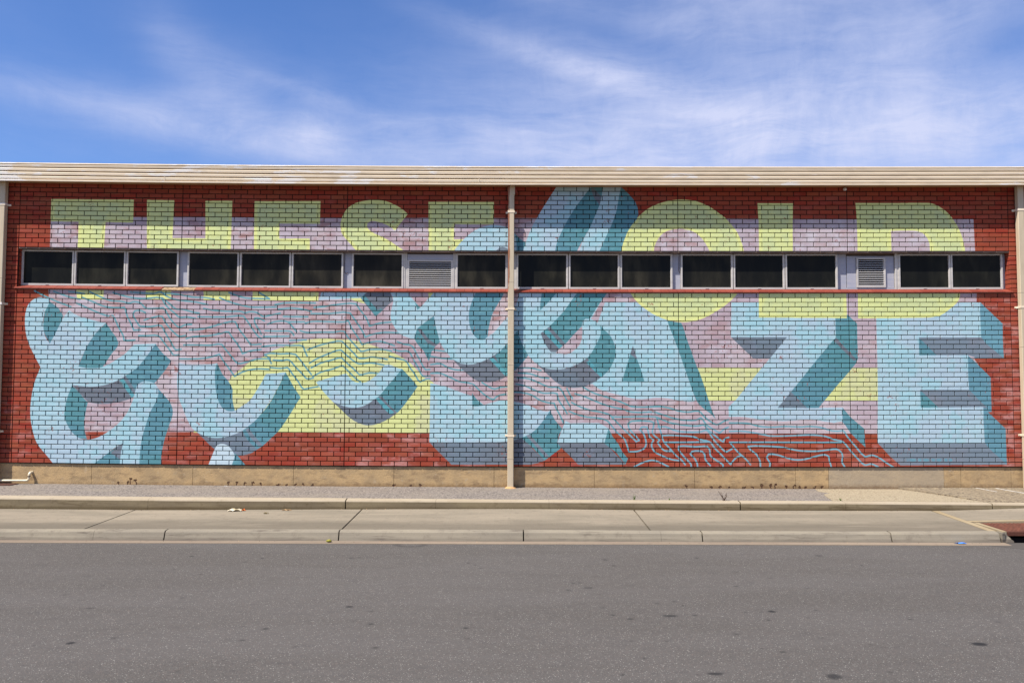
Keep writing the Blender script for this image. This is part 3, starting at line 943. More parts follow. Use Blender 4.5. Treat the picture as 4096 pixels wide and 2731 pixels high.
M['fascia'], _ = beige('fascia_paint', srgb(222, 204, 177), srgb(224, 217, 208), .017, 5.0)
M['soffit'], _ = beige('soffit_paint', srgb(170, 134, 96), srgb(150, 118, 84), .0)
m, t = material('pipe_paint', .5, .35)
g = t.noise(t.mapping(t.pos, scale=(6, 6, 1.2)), 2, 6, .65)
sp = t.node('ShaderNodeSeparateXYZ')
t.put(sp.inputs[0], t.pos)
rz = t.ramp(sp.outputs[2], 2.6, 4.6)
rx = t.math('MULTIPLY', t.ramp(sp.outputs[0], -.02, -.065), t.ramp(sp.outputs[0], -1.0, -.5))
rust = t.ramp(t.math('ADD', t.math('MULTIPLY', g, .75), t.math('MULTIPLY', t.math('MULTIPLY', rz, rx), .42)), .56, .74)
c = t.mix(t.ramp(g, .4, .7, 0, .5), srgb(188, 172, 146), srgb(166, 150, 124))
t.put(t.p.inputs['Base Color'], t.mix(t.math('MULTIPLY', rust, .85), c, srgb(128, 66, 34)))
M['pipe'] = m


def simple(name, col, col2, scale=6, rough=.7, spec=.3, metal=0.0, bumps=0.0, stretch=(1, 1, 1)):
    m, t = material(name, rough, spec)
    n = t.noise(t.mapping(t.pos, scale=stretch), scale, 6, .6)
    t.put(t.p.inputs['Base Color'], t.mix(t.ramp(n, .3, .7), col, col2))
    t.p.inputs['Metallic'].default_value = metal
    if bumps:
        bump(t, n, bumps, .004)
    return m


M['frame'] = simple('frame_paint', srgb(176, 171, 165), srgb(192, 186, 178), 3, .45, .4, stretch=(1, 1, 5))
M['panel'] = simple('panel_paint', srgb(152, 154, 166), srgb(164, 162, 168), 4, .5, .4, stretch=(2, 1, 6))
M['timber'] = simple('sill_timber', srgb(112, 92, 76), srgb(82, 66, 56), 9, .8, .2, stretch=(1, 1, 8))
M['lintel'] = simple('lintel_steel', srgb(124, 108, 98), srgb(92, 74, 64), 7, .7, .3, stretch=(1, 1, 10))
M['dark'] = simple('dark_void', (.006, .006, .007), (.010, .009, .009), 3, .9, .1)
M['slat'] = simple('slat_metal', srgb(186, 184, 184), srgb(200, 196, 190), 4, .35, .5)
M['tile'] = None
m, t = material('sill_tile_glaze', .55, .35)
inf = t.node('ShaderNodeObjectInfo').outputs['Random']
n = t.noise(t.pos, 14, 5, .6)
c = t.mix(inf, srgb(116, 48, 34), srgb(132, 62, 46))
t.put(t.p.inputs['Base Color'], t.mix(t.ramp(n, .45, .75, 0, .5), c, srgb(108, 44, 32)))
M['tile'] = m
M['bare_tile'] = simple('bare_sill_mortar', srgb(172, 146, 114), srgb(110, 84, 62), 18, .9, .1, bumps=.6)

# window glass: dark, a dusty fly screen behind it
m, t = material('window_glass', .12, .07)
wv = t.noise(t.mapping(t.pos, scale=(2.2, 1, .8)), 2.2, 5, .55)
wd2 = t.noise(t.pos, .9, 2)
obr = t.node('ShaderNodeObjectInfo').outputs['Random']
c = t.mix(t.ramp(wv, .35, .7), t.mix(obr, srgb(20, 21, 18), srgb(36, 34, 28)), t.mix(obr, srgb(36, 37, 31), srgb(62, 58, 48)))
t.put(t.p.inputs['Base Color'], t.mix(t.ramp(wd2, .4, .6, 0, .7), c, srgb(20, 21, 21)))
t.put(t.p.inputs['Roughness'], t.ramp(wv, .3, .7, .12, .3))
M['glass'] = m

# plinth concrete, with the rusty spalls along its foot drawn where they are
PLX0, PLX1, PLZ0, PLZ1 = -11.7, 11.7, -.1, .42
pl = np.zeros((int((PLZ1 - PLZ0) * 160), int((PLX1 - PLX0) * 160)), np.float32)


def pl_line(pts, wd):
    for (xa, za), (xb, zb) in zip(pts[:-1], pts[1:]):
        k = max(2, int(math.hypot(xb - xa, zb - za) * 400))
        for i in range(k):
            x = xa + (xb - xa) * i / k + random.uniform(-.004, .004)
            z = za + (zb - za) * i / k + random.uniform(-.003, .003)
            r = wd * random.uniform(.5, 1.2)
            a, b = int((x - r - PLX0) * 160), int((x + r - PLX0) * 160) + 1
            c, d = int((z - r - PLZ0) * 160), int((z + r - PLZ0) * 160) + 1
            pl[max(c, 0):max(d, 0), a:b] = 1


SPALL = [('D', 0, 1415, 265, 10), ('D', 0, 1520, 255, 22), ('D', 0, 1625, 235, 36), ('D', 0, 1560, 215, 30), ('D', 1, 635, 265, 22), ('D', 1, 730, 275, 8), ('D', 1, 832, 270, 16),
         ('D', 1, 925, 265, 12), ('D', 1, 1030, 285, 7), ('D', 1, 1225, 285, 7), ('D', 1, 1335, 292, 7), ('D', 1, 1430, 290, 14), ('D', 1, 1535, 285, 14), ('D', 1, 1640, 298, 8),
         ('D', 2, 525, 292, 24), ('D', 2, 730, 298, 16), ('D', 2, 840, 290, 18), ('D', 3, 1935, 305, 26), ('D', 4, 140, 315, 18), ('D', 4, 240, 310, 10), ('D', 4, 345, 320, 8),
         ('D', 4, 540, 322, 6), ('D', 4, 640, 322, 8), ('D', 4, 740, 308, 16), ('D', 4, 850, 305, 20), ('D', 4, 900, 290, 30), ('D', 4, 1040, 312, 22), ('D', 4, 1120, 305, 26),
         ('D', 4, 1200, 312, 22), ('D', 4, 1260, 332, 24), ('D', 4, 1370, 335, 20), ('D', 4, 1455, 318, 12)]
DX0 = [0, 700, 1400, 2100, 2800, 3396]
for _, tile, px, py, s in SPALL:
    x, z = on_wall(DX0[tile] + px / 2.987, 1840 + py / 2.987, .02)
    x, z, s = float(x), float(z), s / 2.987 / 216 * .8
    px_, pz_ = x, max(.0, z - s * .3)
    for k in range(int(6 + s * 170)):
        px_ += random.gauss(0, .011)
        pz_ += random.gauss(0, .007) - (pz_ - z) * .12
        px_ += (x - px_) * .10
        pl_line([(px_, pz_), (px_ + random.gauss(0, .008), pz_ + random.gauss(0, .005))], random.uniform(.002, .0065))
    pl_line([(x, -.02), (x + random.gauss(0, .006), z * .5), (x + random.gauss(0, .01), z)], .0035)
pl_img = image_from('plinth_spalls', pl, False)

m, t = material('plinth_concrete', .92, .15)
dm = map_image(t, pl_img, (0, 2), PLX0, PLX1, PLZ0, PLZ1)
sp = t.node('ShaderNodeSeparateXYZ')
t.put(sp.inputs[0], t.pos)
n1 = t.noise(t.pos, 3.2, 6, .62)
n2 = t.noise(t.pos, 22, 6, .65)
n3 = t.noise(t.pos, 90, 3, .6)
c = t.mix(t.ramp(n1, .38, .62), srgb(160, 136, 102), srgb(176, 148, 108))
c = t.mix(t.ramp(t.noise(t.mapping(t.pos, scale=(1, 1, 2.5)), 4, 7, .65), .48, .68, 0, .7), c, srgb(128, 107, 82))
c = t.mix(t.ramp(t.noise(t.pos, 9, 6, .7), .58, .7, 0, .55), c, srgb(172, 156, 132))
grey = t.math('MULTIPLY', t.ramp(sp.outputs[0], 5.825, 5.835), t.ramp(sp.outputs[0], 7.955, 7.945))
c = t.mix(t.math('MULTIPLY', grey, .62), c, t.mix(n2, srgb(144, 134, 118), srgb(166, 154, 134)))
foot = t.ramp(t.math('ADD', sp.outputs[2], t.math('MULTIPLY', n2, .12)), .16, .04)
c = t.mix(t.math('MULTIPLY', foot, .7), c, srgb(106, 80, 52))
c = t.mix(t.math('MULTIPLY', t.ramp(n3, .70, .76), .4), c, srgb(90, 66, 46))
c = t.mix(t.ramp(t.math('MULTIPLY', dm, t.ramp(n2, .25, .5, .6, 1)), .2, .7), c, srgb(80, 57, 42))
t.put(t.p.inputs['Base Color'], c)
bump(t, t.math('SUBTRACT', t.math('ADD', t.math('MULTIPLY', n2, .6), n3), t.math('MULTIPLY', dm, 1.6)), .7, .008)
M['plinth'] = m


def concrete(name, c0, c1, c2, broom=0.0, along=(1, 1, 1), grain=70, k=.77, streak=None):
    c0, c1, c2 = [tuple(x * k for x in c) for c in (c0, c1, c2)]
    m, t = material(name, .92, .12)
    a = t.noise(t.mapping(t.pos, scale=along), 1.3, 6, .62)
    b = t.noise(t.pos, 9, 6, .65)
    g = t.noise(t.pos, grain, 4, .75)
    c = t.mix(t.ramp(a, .36, .64), c0, c1)
    c = t.mix(t.ramp(b, .5, .75, 0, .55), c, c2)
    c = t.mix(t.ramp(g, .56, .72, 0, .30), c, tuple(x * .5 for x in c2))
    c = t.mix(t.ramp(g, .42, .28, 0, .25), c, tuple(min(1, x * 1.6) for x in c0))
    h = g
    if broom:
        k = t.noise(t.mapping(t.pos, scale=(42, .9, 1)), 1, 3, .6, .4)
        c = t.mix(t.ramp(k, .58, .72, 0, broom), c, tuple(min(1, x * 1.35) for x in c0))
        h = t.math('ADD', g, t.math('MULTIPLY', k, 1.2))
        yy = t.node('ShaderNodeSeparateXYZ')
        t.put(yy.inputs[0], t.pos)
        dirt = t.math('MULTIPLY', t.ramp(t.math('ADD', yy.outputs[1], t.math('MULTIPLY', t.noise(t.mapping(t.pos, scale=(.5, 2, 1)), 2, 5), .9)), -2.0, -2.75), .62)
        c = t.mix(dirt, c, tuple(x * .72 for x in c2))
        c = t.mix(t.ramp(t.noise(t.mapping(t.pos, scale=(.3, 5, 1)), 1.5, 6, .65), .58, .72, 0, .45), c, tuple(min(1, x * 1.3) for x in c1))
    if streak:
        # tyre scuffs and water grime along a kerb face: (bottom z, reach, colour)
        zb_, reach, col = streak
        zz2 = t.node('ShaderNodeSeparateXYZ')
        t.put(zz2.inputs[0], t.pos)
        sn = t.noise(t.mapping(t.pos, scale=(.55, 1, 9)), 2.2, 7, .68, .3)
        foot_ = t.ramp(t.math('SUBTRACT', zz2.outputs[2], t.math('MULTIPLY', sn, reach)), zb_ + reach * .1, zb_ - reach * .6)
        c = t.mix(t.math('MULTIPLY', foot_, .75), c, col)
        c = t.mix(t.ramp(sn, .56, .68, 0, .75), c, col)
    t.put(t.p.inputs['Base Color'], c)
    bump(t, h, .4, .004)
    return m


M['slab'] = concrete('path_concrete', srgb(134, 124, 108), srgb(150, 138, 120), srgb(114, 105, 92), .42, (.35, 1.6, 1))
M['kerb'] = concrete('kerb_concrete', srgb(150, 140, 122), srgb(138, 129, 114), srgb(116, 106, 93), 0, (.5, 1, 2.5), streak=(-.34, .10, srgb(84, 76, 68)))
M['gutter'] = concrete('gutter_concrete', srgb(146, 130, 112), srgb(134, 119, 103), srgb(112, 99, 88), 0, (.3, 3, 1))
M['light_concrete'] = concrete('light_concrete', srgb(158, 140, 110), srgb(166, 149, 120), srgb(142, 124, 98), 0, (1, 1, 1))
M['oldkerb'] = concrete('old_kerb_concrete', srgb(136, 122, 96), srgb(120, 107, 86), srgb(92, 79, 58), 0, (.6, 1, 3), streak=(-.15, .09, srgb(78, 66, 46)))
M['kerbtop'] = concrete('worn_kerb_top', srgb(168, 153, 130), srgb(174, 160, 138), srgb(148, 134, 112), 0, (.6, 1, 1))


def aggregate(name, c0, c1, c2, cell, dark, k=.77):
    c0, c1, c2, dark = [tuple(x * k for x in c) for c in (c0, c1, c2, dark)]
    m, t = material(name, .93, .12)
    v = t.node('ShaderNodeTexVoronoi')
    t.put(v.inputs['Vector'], t.pos)
    v.inputs['Scale'].default_value = cell
    hue = t.node('ShaderNodeSeparateColor')
    t.put(hue.inputs[0], v.outputs['Color'])
    r = hue.outputs[0]
    big = t.noise(t.mapping(t.pos, scale=(.5, 1, 1)), 1.6, 6, .6)
    c = t.mix(t.ramp(r, .1, .9), c0, c1)
    c = t.mix(t.ramp(hue.outputs[1], .78, .95), c, dark)
    c = t.mix(t.ramp(big, .4, .68, 0, .6), c, c2)
    t.put(t.p.inputs['Base Color'], c)
    bump(t, v.outputs['Distance'], .5, .006)
    return m


M['pavement'] = aggregate('pavement_aggregate', srgb(112, 105, 99), srgb(152, 141, 131), srgb(142, 131, 118), 48, srgb(84, 78, 75))
M['patch'] = aggregate('pale_gravel_patch', srgb(140, 128, 107), srgb(164, 150, 126), srgb(152, 138, 115), 60, srgb(112, 98, 78), .90)
M['ramp'] = aggregate('coarse_ramp_aggregate', srgb(124, 112, 95), srgb(158, 142, 117), srgb(140, 125, 104), 34, srgb(88, 76, 64))

# road: grey asphalt with sparkling chips and the oil spots of the photograph
RX0, RX1, RY0, RY1 = -9.0, 9.0, -10.2, -3.6
rd = np.zeros((int((RY1 - RY0) * 110), int((RX1 - RX0) * 110)), np.float32)
ry, rx_ = np.mgrid[0:rd.shape[0], 0:rd.shape[1]]
ry = ry / 110 + RY0
rx_ = rx_ / 110 + RX0
SPOT_L = '''320 505 18 5 9 408 344 24 3 5 370 307 20 2 4 295 283 14 3 4 1602 338 16 4 8 1700 418 16 4 6 1700 359 10 3 6 1215 440 14 5 6 1115 429 9 3 4 1112 492 14 4 5 1045 486 14 3 3
1353 523 12 4 5 1720 526 16 4 7 1030 581 8 3 9 813 633 8 3 6 2137 436 10 3 8 2288 396 6 2 7 2150 485 12 4 4 520 483 14 4 4 155 516 10 3 4 878 106 8 2 8 1203 116 9 2 7 797 167 10 2 6
920 189 10 2 6 1122 133 8 2 5 835 297 10 2 5 2150 137 9 2 7 2182 146 8 2 7 1625 405 8 3 4 475 240 8 2 4 2205 161 7 2 6 1610 114 8 2 6 1648 112 8 2 5 560 165 12 2 3 1105 210 10 2 4'''
SPOT_R = '''2148 510 32 8 9 930 644 30 7 8 1475 658 32 12 7 1192 360 15 5 9 722 380 32 5 7 838 378 16 4 6 540 394 14 4 6 462 377 10 3 8 784 332 12 3 8 744 314 9 3 6 666 323 9 2 7 1177 399 12 3 8
1067 364 9 2 7 1142 362 7 2 5 1355 388 8 2 6 1142 528 11 3 8 1242 546 14 3 7 608 575 10 3 7 505 650 8 3 9 710 496 16 3 5 550 496 10 3 5 1030 464 10 4 5 1830 396 11 3 8 2233 409 10 3 6
1028 244 10 2 8 1355 252 8 2 7 1606 149 8 2 8 466 150 9 2 8 280 229 9 2 6 310 228 8 2 5 348 251 20 3 5 257 262 10 3 5 400 282 10 2 3 425 123 12 3 5 415 342 14 3 4 848 114 7 2 7
1410 104 16 2 7 1645 512 8 2 6 1393 353 7 2 7 1418 480 14 3 4 1740 640 16 3 5 2213 624 12 2 5 2190 660 10 3 5 850 650 10 4 5 900 148 8 2 6 1180 206 10 2 4 1030 178 8 2 4'''
wob = np.zeros_like(rd)
for cell in (6, 14):
    g = rng.random((rd.shape[0] // cell + 2, rd.shape[1] // cell + 2), np.float32)
    wob += np.kron(g, np.ones((cell, cell), np.float32))[:rd.shape[0], :rd.shape[1]]
wob = wob - wob.mean()
for txt, off in ((SPOT_L, 0), (SPOT_R, 2048)):
    q = [float(a) for a in txt.split()]
    for i in range(0, len(q), 5):
        px, py, du, dv, k = q[i:i + 5]
        u, v = off + px / 1.1484, 2131 + py / 1.1484
        cx, cy = on_ground(u, v, -.35)
        ex, _ = on_ground(u + du / 1.1484, v, -.35)
        _, ey = on_ground(u, v + dv / 1.1484, -.35)
        sx, sy = abs(float(ex - cx)), abs(float(ey - cy))
        r = ((rx_ - cx) / sx) ** 2 + ((ry - cy) / max(sy, .018)) ** 2 + wob * .7
        rd = np.maximum(rd, min(1, k / 9.5) * np.clip(2.0 - r * 1.4, 0, 1))
# the ring-shaped mark against the gutter
cx, cy = on_ground(1640, 2178, -.35)
r = np.sqrt(((rx_ - cx) / .22) ** 2 + ((ry - cy) / .16) ** 2)
rd = np.maximum(rd, .45 * np.exp(-((r - .85) / .22) ** 2))
road_img = image_from('road_spots', blur(blur(rd, 1), 1), False)

m, t = material('asphalt', .9, .25)
sm = map_image(t, road_img, (0, 1), RX0, RX1, RY0, RY1)
v = t.node('ShaderNodeTexVoronoi')
t.put(v.inputs['Vector'], t.pos)
v.inputs['Scale'].default_value = 150
hs = t.node('ShaderNodeSeparateColor')
t.put(hs.inputs[0], v.outputs['Color'])
big = t.noise(t.mapping(t.pos, scale=(.25, 1.1, 1)), .9, 5, .6)
mid_ = t.noise(t.mapping(t.pos, scale=(.6, 1.5, 1)), 6, 5, .65)
g = t.noise(t.pos, 260, 3, .8)
c = t.mix(hs.outputs[0], srgb(68, 64, 60), srgb(96, 91, 86))
c = t.mix(t.ramp(g, .35, .7, 0, .55), c, srgb(52, 50, 48))
c = t.mix(t.ramp(big, .38, .66, 0, .5), c, srgb(87, 83, 80))
c = t.mix(t.ramp(mid_, .5, .75, 0, .4), c, srgb(64, 61, 60))
c = t.mix(t.ramp(hs.outputs[1], .965, .99, 0, .6), c, srgb(168, 164, 156))
c = t.mix(t.ramp(hs.outputs[2], .92, .97, 0, .6), c, srgb(112, 95, 86))
c = t.mix(t.math('MULTIPLY', sm, 1.0), c, srgb(29, 28, 29))
t.put(t.p.inputs['Base Color'], c)
bump(t, t.math('ADD', v.outputs['Distance'], g), .55, .006)
M['asphalt'] = m
M['apron_asphalt'] = simple('gutter_asphalt', srgb(70, 65, 61), srgb(80, 75, 70), 60, .85, .25, bumps=.4)  # slightly darker asphalt of the gutter apron
M['earth'] = simple('bare_ground', srgb(110, 100, 84), srgb(130, 118, 98), 2, .95, .1)
M['rust'] = simple('rusty_iron', srgb(94, 56, 43), srgb(72, 42, 33), 18, .85, .25, bumps=.4)
M['rust_light'] = simple('rubbed_rust', srgb(118, 72, 55), srgb(88, 54, 42), 18, .8, .3)
M['rust_dark'] = simple('dark_rust', srgb(84, 52, 40), srgb(60, 38, 30), 14, .85, .25)
M['pvc'] = simple('pvc_pipe', srgb(212, 198, 168), srgb(196, 182, 152), 9, .45, .4)
M['white'] = simple('white_paint', srgb(204, 202, 198), srgb(160, 152, 142), 30, .7, .3)
M['paper'] = simple('paper', srgb(206, 200, 182), srgb(180, 160, 118), 14, .8, .2)
M['orange'] = simple('orange_peel', srgb(190, 96, 30), srgb(160, 70, 24), 20, .7, .3)
M['blue'] = simple('blue_plastic', srgb(50, 120, 220), srgb(80, 150, 235), 12, .35, .5)
M['leaf'] = simple('dry_leaf', srgb(120, 104, 60), srgb(84, 70, 38), 30, .8, .2)
M['tan_leaf'] = simple('tan_leaf', srgb(186, 156, 116), srgb(160, 126, 90), 30, .8, .2)
M['fruit'] = simple('green_husk', srgb(150, 140, 50), srgb(104, 104, 36), 40, .7, .3)
M['stem'] = simple('dry_stem', srgb(86, 58, 48), srgb(64, 48, 34), 30, .9, .1)
M['weed'] = simple('green_weed', srgb(84, 104, 44), srgb(60, 82, 34), 30, .8, .2)
M['collar'] = simple('sandy_mortar', srgb(190, 150, 104), srgb(164, 128, 90), 20, .9, .1, bumps=.4)
M['redflap'] = simple('red_flap', srgb(150, 58, 42), srgb(120, 44, 34), 12, .7, .3)
M['shell'] = simple('white_fitting', srgb(206, 198, 192), srgb(180, 172, 168), 20, .5, .4)

# ------------------------------------------------------------------ setting: ground, road, gutter, kerbs, paths
mb = MB()
mb.box(-250, 250, -250, 250, -.9, -.395)
tag(mb.build('ground', M['earth']), kind='structure')
mb = MB()
mb.box(-60, 60, -13.8, -3.73, -.37, -.351)
tag(mb.build('road', M['asphalt']), kind='structure')
mb = MB()
mb.box(-60, 60, -18.5, -13.8, -.39, -.22)
tag(mb.build('opposite_footpath', M['slab']), kind='structure')


def lerp_tab(tab):
    xs = [a for a, _ in tab]
    zs = [b for _, b in tab]
    return lambda x: float(np.interp(x, xs, zs))


Z_BASE = lerp_tab([(-12, .06), (-9.4, .047), (-6.2, .024), (-3, .008), (.25, .001), (3.5, -.013), (6.2, -.013), (9.4, -.01), (12, -.01)])
Z_K2B = lerp_tab([(-8.4, .034), (-5.5, .013), (-2.7, .003), (.2, -.012), (3.1, -.016), (5.6, -.022), (8.5, -.038)])
Z_K2F = lerp_tab([(-8.3, .010), (-5.5, -.012), (-2.6, -.017), (.2, -.022), (3.1, -.032), (5.5, -.032), (8.4, -.046)])
Z_K2L = lerp_tab([(-8.3, -.165), (-5.5, -.178), (-2.6, -.154), (.2, -.143), (3.1, -.158), (5.5, -.158), (7.2, -.150), (8.4, -.107)])
Z_K1B = lerp_tab([(-7.3, -.213), (-4.8, -.207), (-2.3, -.205), (.2, -.203), (2.7, -.211), (4.9, -.213), (7.3, -.20)])

XG = xs_range(-22, 22, .5)
# gutter strip
mb = MB()
gp = [(-3.73, -.3470), (-3.60, -.3430), (-3.545, -.341), (-3.555, -.38), (-3.73, -.38)]
mb.profile(gp, xs_range(-22, 6.98, .5), closed=True)
mb.profile(gp, xs_range(12.8, 22, .5), closed=True)
tag(mb.build('gutter', M['gutter']), kind='structure')
mb = MB()
mb.prism([(6.98, -3.73), (12.8, -3.73), (12.8, -3.49), (6.98, -3.52)], -.39, -.349)
ga = [on_ground(u, v, -.347) for u, v in ((3926, 2177), (4096, 2175.5), (4096, 2195))]
mb.prism([(float(a), float(b)) for a, b in ga[:1]] + [(12.8, -3.735), (12.8, -4.55), (float(ga[2][0]), float(ga[2][1]))], -.36, -.347)
tag(mb.build('gutter_apron', M['apron_asphalt']), kind='structure')

# upper pavement along the wall
mb = MB()
n0 = len(mb.v)
for x in XG:
    mb.v += [(x, .06, Z_BASE(x)), (x, -.75, (Z_BASE(x) + Z_K2B(x)) / 2 - .003), (x, -1.578, Z_K2B(x) - .003)]
for i in range(len(XG) - 1):
    for j in (0, 1):
        a = 3 * i + j
        mb.f.append((a, a + 1, a + 4, a + 3))
        mb.m.append(0)
tag(mb.build('pavement', M['pavement']), kind='structure')
pz = lambda x, y: Z_BASE(x) + (Z_K2B(x) - Z_BASE(x)) * min(1, max(0, -y / 1.58))
mb = MB()
mb.prism([(5.56, -.02), (5.50, -.35), (5.62, -.60), (5.44, -.78), (5.36, -1.2), (5.30, -1.574), (7.78, -1.574), (7.60, -1.1), (7.26, -.34), (7.08, -.02)],
         lambda x, y: pz(x, y) - .03, lambda x, y: pz(x, y) + .004)
tag(mb.build('pavement_patch', M['patch']), kind='structure')
mb = MB()
mb.prism([(7.085, -.02), (7.265, -.345), (7.60, -1.112), (7.785, -1.574), (12.9, -1.574), (12.9, -.02)],
         lambda x, y: pz(x, y) - .05, lambda x, y: pz(x, y) + .004 + .030 * min(1, max(0, (1.574 + y) / .6)))
tag(mb.build('driveway_ramp', M['ramp']), kind='structure')


def kerb(name, gaps, prof_at, mats, split, hair=()):
    """a row of cast kerb stones, each a part with open joints between"""
    root = empty(name)
    tag(root, kind='structure')
    for a, b in zip(gaps[:-1], gaps[1:]):
        xs = xs_range(a + (.0015 if a in hair else split), b - (.0015 if b in hair else split), .45)
        mb = MB()
        n = len(mb.v)
        p0 = prof_at(xs[0])
        k = len(p0)
        # slightly rounded ends
        e0, e1 = (.001 if a in hair else .006), (.001 if b in hair else .006)
        rows = [(xs[0], e0)] + [(xs[0] + .012, 0)] + [(x, 0) for x in xs[1:-1]] + [(xs[-1] - .012, 0)] + [(xs[-1], e1)]
        for x, inset in rows:
            pr = prof_at(x)
            cy = sum(y for y, z in pr) / k
            cz = sum(z for y, z in pr) / k
            for y, z in pr:
                mb.v.append((x, y + (cy - y) * inset * 4, z + (cz - z) * inset * 4))
        for i in range(len(rows) - 1):
            for j in range(k):
                u, w2 = n + i * k + j, n + i * k + (j + 1) % k
                mb.f.append((u, u + k, w2 + k, w2))
                mb.m.append(mats[1][j] if j < len(mats[1]) else 0)
        mb.f.append(tuple(range(n, n + k)))
        mb.f.append(tuple(reversed(range(n + (len(rows) - 1) * k, n + len(rows) * k))))
        mb.m += [0, 0]
        o = mb.build('kerb_stone', mats[0], root)
    return root


def k2prof(x):
    b, f_, l = Z_K2B(x), Z_K2F(x), Z_K2L(x)
    return [(-1.575, l - .05), (-1.575, b), (-1.690, f_ + .004), (-1.712, f_ - .004), (-1.722, f_ - .022), (-1.732, l - .05)]


def k1prof(x):
    b = Z_K1B(x)
    w_ = .003 * math.sin(x * 1.7) + .002 * math.sin(x * 4.3)
    return [(-3.40, -.40), (-3.40, b + .001), (-3.46, b - .002), (-3.496 + w_, b - .008), (-3.516 + w_, b - .026), (-3.530 + w_, b - .070), (-3.550 + w_, -.325), (-3.562 + w_, -.3425), (-3.562, -.40)]


kerb('upper_kerb', [-22, -17, -13.2, -9.8, -5.933, -2.709, -1.239, .612, 2.342, 3.736, 5.45, 7.851, 11.2, 15, 22], k2prof, ([M['oldkerb'], M['kerbtop']], [0, 1, 1, 1, 0, 0]), .009, (-5.933, -1.239, .612, 2.342, 5.45))
kerb('road_kerb', [-22, -17, -13, -9.6, -5.928, -4.919, -2.45, .171, 2.122, 2.707, 5.388, 6.93], k1prof, ([M['kerb'], M['kerb']], []), .009, (-5.928, 2.122))
kerb('road_kerb', [9.33, 12.4, 16, 22], k1prof, ([M['kerb'], M['kerb']], []), .009)

# lower footpath in cast slabs
root = empty('footpath')
tag(root, kind='structure')
zlo = lambda x, y: Z_K2L(x) + (Z_K1B(x) - Z_K2L(x)) * min(1, max(0, (-1.732 - y) / 1.668))


def slab(poly_x0, poly_x1, y0=-3.393, y1=-1.738, mat='slab', dz=0.0, name='slab'):
    mb = MB()
    xs = xs_range(poly_x0, poly_x1, .5)
    ys = [y0, y0 + .03, (y0 + y1) / 2, y1 - .03, y1]
    n = len(mb.v)
    for i, x in enumerate(xs):
        for j, y in enumerate(ys):
            e = -.004 if (i in (0, len(xs) - 1)) else 0
            mb.v.append((x, y, zlo(x, y) + e + dz))
    k = len(ys)
    for i in range(len(xs) - 1):
        for j in range(k - 1):
            a = n + i * k + j
            mb.f.append((a, a + k, a + k + 1, a + 1))
            mb.m.append(0)
    b = len(mb.v)
    for x, y in ((xs[0], ys[0]), (xs[-1], ys[0]), (xs[-1], ys[-1]), (xs[0], ys[-1])):
        mb.v.append((x, y, zlo(x, y) - .12))
    # end faces
    left = [n + j for j in range(k)]
    right = [n + (len(xs) - 1) * k + j for j in range(k)]
    mb.f += [tuple(left) + (b + 3, b), tuple(reversed(right)) + (b + 1, b + 2)]
    frontr = [n + i * k for i in range(len(xs))]
    mb.f.append(tuple(reversed(frontr)) + (b, b + 1))
    mb.m += [0, 0, 0]
    return mb.build(name, M[mat], root)


JX = [-22, -18.2, -14.2, -10.2, -6.137, -2.437, 1.995, 6.845]
for a, b in zip(JX[:-1], JX[1:]):
    slab(a + .012, b - .012)
slab(6.853, 6.955, mat='light_concrete', name='edge_strip')
slab(6.960, 9.30, y0=-2.60, name='slab')
slab(6.960, 9.30, y0=-2.69, y1=-2.605, mat='light_concrete', dz=.002, name='edge_strip')
slab(9.307, 13.2)
slab(13.22, 17.2)
slab(17.22, 22)
mb = MB()
mb.box(-22, 22, -3.40, -1.70, -.42, -.30)
mb.build('subbase', M['mortar'], root)

# ------------------------------------------------------------------ storm water inlet at the right
root = empty('storm_drain', (7.8, -3.1, -.2))
tag(root, 'rusty ribbed iron drain lid over a dark inlet in the kerb beside the blue wrapper', 'drain')
inv = Matrix.Translation((-7.8, 3.1, .2))


def part(mb, name, mats, root_):
    o = mb.build(name, mats)
    o.data.transform(Matrix.Translation(-Vector(root_.location)))
    o.parent = root_
    return o


lidz = -.200
mb = MB()
mb.prism([(7.085, -2.70), (9.24, -2.70), (9.24, -3.485), (7.045, -3.485)], lidz - .022, lidz)
mb.box(7.045, 9.24, -3.500, -3.4855, lidz - .055, lidz - .001)
part(mb, 'lid', M['rust'], root)
mb = MB()
for k in range(32):
    x = 7.13 + k * .065
    mb.prism([(x, -2.73), (x + .026, -2.73), (x + .026, -3.43), (x, -3.43)], lidz - .001, lidz + .007)
o = part(mb, 'rib', M['rust_light'], root)
o['kind'] = 'stuff'
mb = MB()
mb.box(7.36, 7.58, -3.475, -3.455, lidz - .001, lidz + .0015)
part(mb, 'slot', M['dark'], root)
mb = MB()
mb.prism([(7.00, -2.70), (7.080, -2.70), (7.040, -3.50), (6.985, -3.50)], -.36, lidz + .006)
part(mb, 'frame', M['light_concrete'], root)
mb = MB()
mb.face([(6.99, -3.502, lidz - .004), (7.035, -3.502, lidz - .006), (7.05, -3.506, -.255), (7.075, -3.52, -.275), (7.09, -3.525, -.30), (7.12, -3.53, -.32), (7.125, -3.535, -.346), (7.0, -3.535, -.346)])
mb.prism([(6.945, -3.40), (6.985, -3.40), (7.0, -3.532), (6.955, -3.545)], -.38, lidz - .006)
mb.prism([(7.0, -3.40), (7.035, -3.40), (7.035, -3.50), (7.0, -3.50)], -.38, lidz - .03)
part(mb, 'cheek', M['kerb'], root)
mb = MB()
mb.box(7.045, 9.3, -2.71, -2.705, -.39, -.225)
mb.box(9.25, 9.3, -3.50, -2.71, -.39, -.225)
mb.box(7.045, 9.25, -3.495, -2.71, -.394, -.389)
part(mb, 'pit', M['dark'], root)
mb = MB()
mb.prism([(9.26, -3.40), (9.32, -3.40), (9.32, -3.56), (9.26, -3.54)], -.39, lidz)
part(mb, 'cheek', M['kerb'], root)

